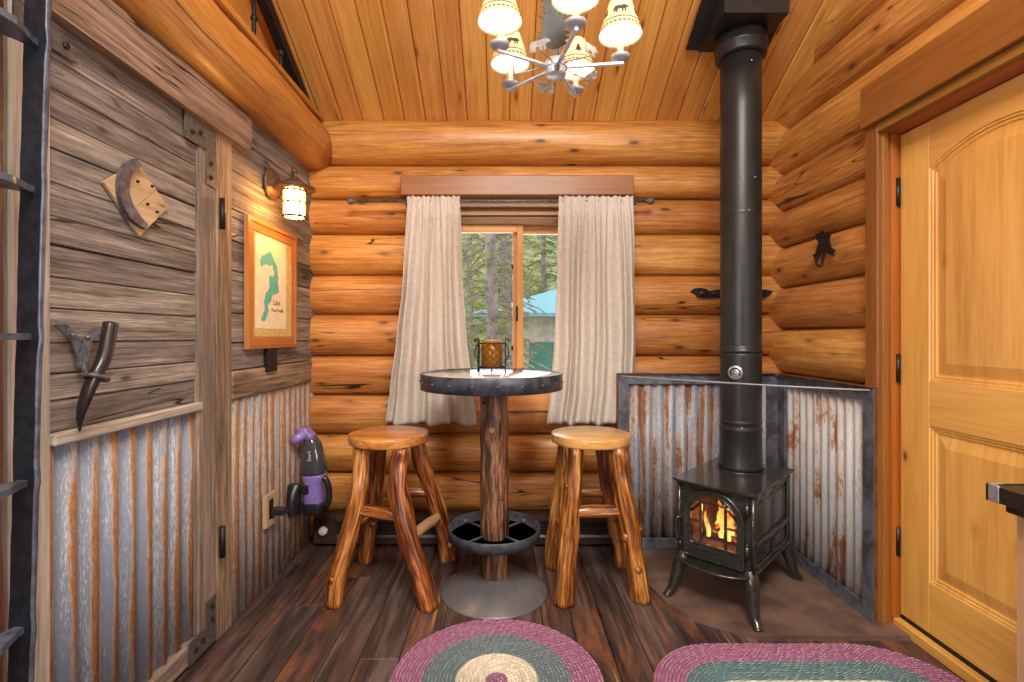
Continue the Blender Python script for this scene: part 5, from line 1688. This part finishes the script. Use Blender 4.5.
for k in range(5):
    a = -PI / 2 + rot + 2 * PI * k / 5
    d = Vector((math.cos(a), math.sin(a), 0)); c = Vector((HX, HY, HZ))
    mb = MB(); mb.tube([c + d * .034, c + d * (AR + .010)], .007, 6, smooth=False); arm = mb.build('arm', M['chrome'], ch)
    e = c + d * AR
    mb = MB(); mb.lathe([(.006, .006), (.010, .010), (.026, .012), (.031, .017), (.0325, .024), (.030, .0255), (.028, .020), (1e-6, .018)], 28, e); mb.build('cup', M['cup_metal'], arm)
    mb = MB(); mb.lathe([(1e-6, .021), (.011, .021), (.011, .082), (.008, .084), (1e-6, .084)], 16, e); mb.build('candle_sleeve', M['candle'], arm)
    mb = MB(); mb.lathe([(1e-6, .0845), (.006, .0845), (.009, .092), (.0135, .108), (.012, .122), (.006, .138), (1e-6, .146)], 16, e); mb.build('bulb', M['bulb'], arm)
    zb_, zt_, rb, rt = .092, .205, .073, .037
    seed = k * 1.3
    mb = MB()
    def sh(u, v):
        aa = 2 * PI * u
        z = zb_ + (zt_ - zb_) * v
        if v < .01:
            z += .003 * math.sin(aa * 24)
        if v > .99:
            z += .0025 * math.sin(aa * 16)
        r = rb + (rt - rb) * v
        return (e.x + r * math.cos(aa), e.y + r * math.sin(aa), e.z + z)
    mb.grid(sh, 72, 8, True, closed_u=True)
    o = mb.build('lamp_shade', M['shade'], ch, label='parchment shade printed with bears and pines')
    md = o.modifiers.new('card', 'SOLIDIFY'); md.thickness = .001
    # dark bear figures and a dotted band round the foot of the shade
    def onshade(aa, v, off=.0012):
        r = rb + (rt - rb) * v + off
        return Vector((e.x + r * math.cos(aa), e.y + r * math.sin(aa), e.z + zb_ + (zt_ - zb_) * v))
    mb = MB()
    def wrap(poly, aa, v0, s):
        # the figure follows the curve of the shade: small cells kept where they fall inside the outline
        xs = [p[0] for p in poly]; ys = [p[1] for p in poly]
        nx, ny = 30, 24
        dx, dy = (max(xs) - min(xs)) / nx, (max(ys) - min(ys)) / ny
        vs, fs = [], []
        for i in range(nx):
            for j in range(ny):
                x0, y0 = min(xs) + i * dx, min(ys) + j * dy
                cx, cy = x0 + dx / 2, y0 + dy / 2
                inside = False
                for (ax, ay), (bx, by) in zip(poly, poly[1:] + poly[:1]):
                    if (ay > cy) != (by > cy) and cx < (bx - ax) * (cy - ay) / (by - ay) + ax:
                        inside = not inside
                if inside:
                    q = len(vs)
                    vs += [onshade(aa + X * s / .055, v0 + Y * s / (zt_ - zb_)) for X, Y in ((x0, y0), (x0 + dx, y0), (x0 + dx, y0 + dy), (x0, y0 + dy))]
                    fs.append((q, q + 1, q + 2, q + 3))
        mb._add(vs, fs, [(0, 0, 0)] * len(vs), False)
    pine = [(-.1, -.3), (.1, -.3), (.1, -.1), (.55, -.12), (.3, .25), (.42, .25), (.2, .6), (.3, .6), (0, 1.2), (-.3, .6), (-.2, .6), (-.42, .25), (-.3, .25), (-.55, -.12), (-.1, -.1)]
    for q in range(3):
        wrap(bear, a + .5 + q * 2.1, .50, .028)
        wrap(pine, a + 1.55 + q * 2.1, .46, .026)
    for q in range(30):
        aa0, aa1 = 2 * PI * q / 30, 2 * PI * (q + .62) / 30
        for v0, v1 in ((.10, .155), (.245, .275)):
            mb._add([onshade(aa0, v0), onshade(aa1, v0), onshade(aa1, v1), onshade(aa0, v1)], [(0, 1, 2, 3)], [(0, 0, 0)] * 4, False)
        mb._add([onshade(2 * PI * q / 30, .255), onshade(2 * PI * (q + 1) / 30, .255), onshade(2 * PI * (q + 1) / 30, .29), onshade(2 * PI * q / 30, .29)], [(0, 1, 2, 3)], [(0, 0, 0)] * 4, False)
    mb.build('bear_figures', M['cutout'], o, label='brown bear and pine figures')
    # flat metal bear between this arm and the next
    am = a + PI / 5
    dm = Vector((math.cos(am), math.sin(am), 0)); tm_ = Vector((-dm.y, dm.x, 0))
    mb = MB(); mb.prism([(x * .036, y * .036) for x, y in bear], .002, frame(c + dm * .145 + Vector((0, 0, -.004)), tm_, (0, 0, 1)))
    mb.tube([c + dm * .034 + Vector((0, 0, .006)), c + dm * .144 + Vector((0, 0, -.012))], .0025, 6)
    mb.build('bear_cutout', M['bearmetal'], ch, label='flat pewter bear')
    L = bpy.data.lights.new('shade_bulb', 'POINT'); L.energy = CH_W; L.color = (1.0, .92, .78); L.shadow_soft_size = .02
    lo = bpy.data.objects.new('shade_bulb_light', L); lo.location = e + Vector((0, 0, .155)); COL.objects.link(lo)

# ------------------------------------------------------------------ outside the window
mb = MB()
def hill(u, v):
    x = -30 + 60 * u; y = 4.5 + 50 * v
    return (x, y, -.7 + (0.02 * (y - 4.5)) + max(0, y - 22) * .75 + .5 * noise.noise((x * .2, y * .2, 0)) * v)
mb.grid(hill, 60, 60, True)
structure(mb.build('ground', M['concrete']), 'grassy hillside outside the window', 'ground')
hs = thing('house', 'tan cabin with a teal metal roof seen through the window behind the trees', 'house', (2.5, 15, -.7))
mb = MB(); mb.box((-.5, 12.9, -.9), (6.2, 17.2, 1.80), .02); mb.build('wall', M['housewall'], hs)
mb = MB()
vs = [(-.8, 12.3, 1.80), (6.6, 12.3, 1.80), (6.6, 17.7, 1.80), (-.8, 17.7, 1.80), (2.1, 15, 2.80), (6.6, 15, 2.80)]
lo_ = [(x, y, z - .09) for x, y, z in vs[:4]]
mb._add(vs + lo_, [(0, 1, 5, 4), (2, 3, 4, 5), (3, 0, 4), (1, 2, 5), (6, 9, 8, 7), (0, 6, 7, 1), (1, 7, 8, 2), (2, 8, 9, 3), (3, 9, 6, 0)], [(0, 0, 0)] * 10, False)
mb.build('roof', M['roofteal'], hs, label='teal metal roof')
mb = MB(); mb.box((.62, 12.84, -.7), (1.5, 12.899, 1.08), .01); mb.build('door', M['greendoor'], hs, label='green door')
mb = MB(); mb.box((-.42, 12.84, .75), (.0, 12.899, 1.45), .01); mb.build('shutter', M['greendoor'], hs)

def conifer(label, x, y, h, r, lean, nb, spread, needle, zbase, bare=0.0, seed=0, leaf=1.0):
    rg = random.Random(seed)
    root = thing('spruce_tree', label, 'tree', (x, y, zbase), group='spruce trees outside the window')
    mb = MB()
    mb.tube([(x + lean * t * h + .03 * math.sin(t * 9), y, zbase + h * t) for t in [i / 24 for i in range(25)]], [r * (1 - .8 * i / 24) for i in range(25)], 14, wob=.2)
    mb.build('trunk', M['bark'], root)
    tw, nd = MB(), MB()
    for i in range(nb):
        z = zbase + h * (.08 + .9 * (i / nb))
        a = rg.uniform(0, 2 * PI)
        ln = spread * (1 - .7 * i / nb) * rg.uniform(.6, 1.1)
        d = Vector((math.cos(a), math.sin(a), 0))
        b = Vector((x + lean * (z - zbase), y, z))
        P = [b + d * (ln * t) + Vector((0, 0, ln * (.12 * t - .42 * t * t))) for t in [k / 5 for k in range(6)]]
        tw.tube(P, [.012 * (1 - .8 * k / 5) + .002 for k in range(6)], 5, caps=False)
        side = Vector((-d.y, d.x, 0))
        for k in range(1, 6):
            for sg in (-1, 1):
                q = P[k] - (P[k] - P[k - 1]) * rg.random()
                sl_ = ln * .38 * (1 - .10 * k) * rg.uniform(.5, 1.2)
                e_ = q + (side * sg * .8 + d * .5).normalized() * sl_ + Vector((0, 0, -sl_ * rg.uniform(.1, .6)))
                tw.tube([q, (q + e_) / 2 + Vector((0, 0, .02)), e_], [.005, .003, .0015], 4, caps=False)
                if rg.random() > bare:
                    nq = 12
                    for s in range(nq):
                        c_ = q + (e_ - q) * ((s + .6) / nq)
                        w_ = rg.uniform(.02, .045) * leaf
                        ax = (e_ - q).normalized()
                        up_ = Vector((rg.uniform(-1, 1), rg.uniform(-1, 1), rg.uniform(-.8, .5))).normalized()
                        sd_ = ax.cross(up_).normalized()
                        nd._add([c_ - sd_ * w_ * .35, c_ + ax * w_ * .5 - sd_ * w_ * .9, c_ + ax * w_ * 1.5, c_ + ax * w_ * .5 + sd_ * w_ * .9], [(0, 1, 2, 3)], [c_] * 4, False, off=False)
    tw.build('branches', M['bark'], root)
    if nd.v:
        nd.build('needles', M[needle], root)
    return root
conifer('spruce tree nearest the window with a grey trunk and bare drooping branches', -.20, 6.2, 7.5, .10, .012, 170, .95, 'needles_y', -.75, .62, 11, .5)
conifer('slim spruce trunk beside the middle bar of the window', .03, 8.3, 8.0, .10, -.004, 150, .95, 'needles_y', -.75, .5, 12, .6)
conifer('leafy young spruce in front of the teal roofed cabin', 1.35, 8.2, 6.0, .05, 0, 130, .85, 'needles_y', -.75, .4, 13, .6)
conifer('young spruce to the left of the grey trunk', -1.35, 7.6, 7.0, .07, 0, 130, .9, 'needles_y', -.75, .3, 14, .6)
bg = [(-2.2, 10.6, 9), (-3.4, 14.0, 10), (-1.4, 20.0, 12), (1.6, 20.5, 13), (4.6, 20.0, 12), (-4.4, 20.5, 12), (.2, 24.0, 14), (3.4, 24.5, 14), (-3.0, 24.0, 14), (3.2, 9.6, 7)]
for i, (x, y, h) in enumerate(bg):
    zb__ = -.7 + .02 * (y - 4.5) + max(0, y - 22) * .75 - .3
    conifer('green spruce in the forest behind the teal roofed cabin' if y > 17.5 else 'green spruce standing beside the teal roofed cabin', x, y, h, .16, 0, 110, 1.35 if y > 17 else 1.0, 'needles' if i % 2 else 'needles_y', zb__, .0, 40 + i)

# ------------------------------------------------------------------ light
w = bpy.data.worlds.new('overcast'); sc.world = w; w.use_nodes = True
bgn = w.node_tree.nodes['Background']; bgn.inputs[0].default_value = (.86, .93, 1.0, 1); bgn.inputs[1].default_value = SKY
def area(name, loc, rot, sx, sy, e, col):
    L = bpy.data.lights.new(name, 'AREA'); L.shape = 'RECTANGLE'; L.size = sx; L.size_y = sy; L.energy = e; L.color = col
    o = bpy.data.objects.new(name, L); o.location = loc; o.rotation_euler = rot; COL.objects.link(o)
    return o
# fill lights added on the side walls behind the viewer, out of view
area('east_fill_light', (1.585, -.95, 1.5), (0, PI / 2, 0), 1.25, 1.75, REAR_W, (.97, .98, 1.0))
area('west_fill_light', (-1.155, -.85, 1.5), (0, -PI / 2, 0), 1.2, 1.5, REAR_W * .75, (.97, .98, 1.0))
for nm, xw, sg, yc_, wy, hz_ in (('fill_frame_1', 1.59, -1, -.95, 1.75, 1.25), ('fill_frame_2', -1.16, 1, -.85, 1.5, 1.2)):  # frames added around the two fill lights; the walls have no openings here
    mb = MB(); xa, xb = (xw, xw + .04) if sg < 0 else (xw - .04, xw)
    za, zb2, ya_, yb2 = 1.5 - hz_ / 2, 1.5 + hz_ / 2, yc_ - wy / 2, yc_ + wy / 2
    mb.box((xa, ya_ - .08, za - .08), (xb, yb2 + .08, za), .003); mb.box((xa, ya_ - .08, zb2), (xb, yb2 + .08, zb2 + .08), .003)
    mb.box((xa, ya_ - .08, za), (xb, ya_, zb2), .003); mb.box((xa, yb2, za), (xb, yb2 + .08, zb2), .003)
    structure(mb.build(nm, M['trim']), 'stained frame added around an unseen fill light behind the viewer', 'window')
# daylight entering the back window
area('window_daylight', (.07, 3.42, 1.45), (-PI / 2, 0, 0), 1.1, 1.1, WIN_W, (.93, .97, 1.0))
def point(name, loc, e, col, r=.05):
    L = bpy.data.lights.new(name, 'POINT'); L.energy = e; L.color = col; L.shadow_soft_size = r
    o = bpy.data.objects.new(name, L); o.location = loc; COL.objects.link(o)
# unseen overhead fill added over the room, and warm fill added for the loft
area('overhead_fill_light', (.2, -.5, 3.35), (math.radians(22), 0, 0), 1.3, 1.0, ROOM_W, (1.0, .94, .86))
area('loft_fill_light', (-2.3, 1.2, 3.1), (0, math.radians(25), 0), .5, .5, LOFT_W, (1.0, .88, .7))
p = SM @ Vector((.02, -.14, Z(.43))); point('fire_glow', p, .4, (1.0, .5, .16), .03)

# ------------------------------------------------------------------ camera
cam = bpy.data.cameras.new('camera'); co = bpy.data.objects.new('camera', cam); COL.objects.link(co)
co.location = (0, 0, EYE); co.rotation_euler = (PI / 2, 0, 0)
cam.sensor_width = 36; cam.lens = 36 * 500 / 1024; cam.shift_x = (512 - 505) / 1024; cam.shift_y = -(341 - 335) / 1024
cam.clip_start = .02; cam.clip_end = 200
sc.camera = co
sc.view_settings.view_transform = 'Standard'
try:
    sc.view_settings.look = 'None'
except Exception:
    pass
sc.view_settings.gamma = 1.0
sc.view_settings.use_curve_mapping = False
sc.view_settings.exposure = EXPO
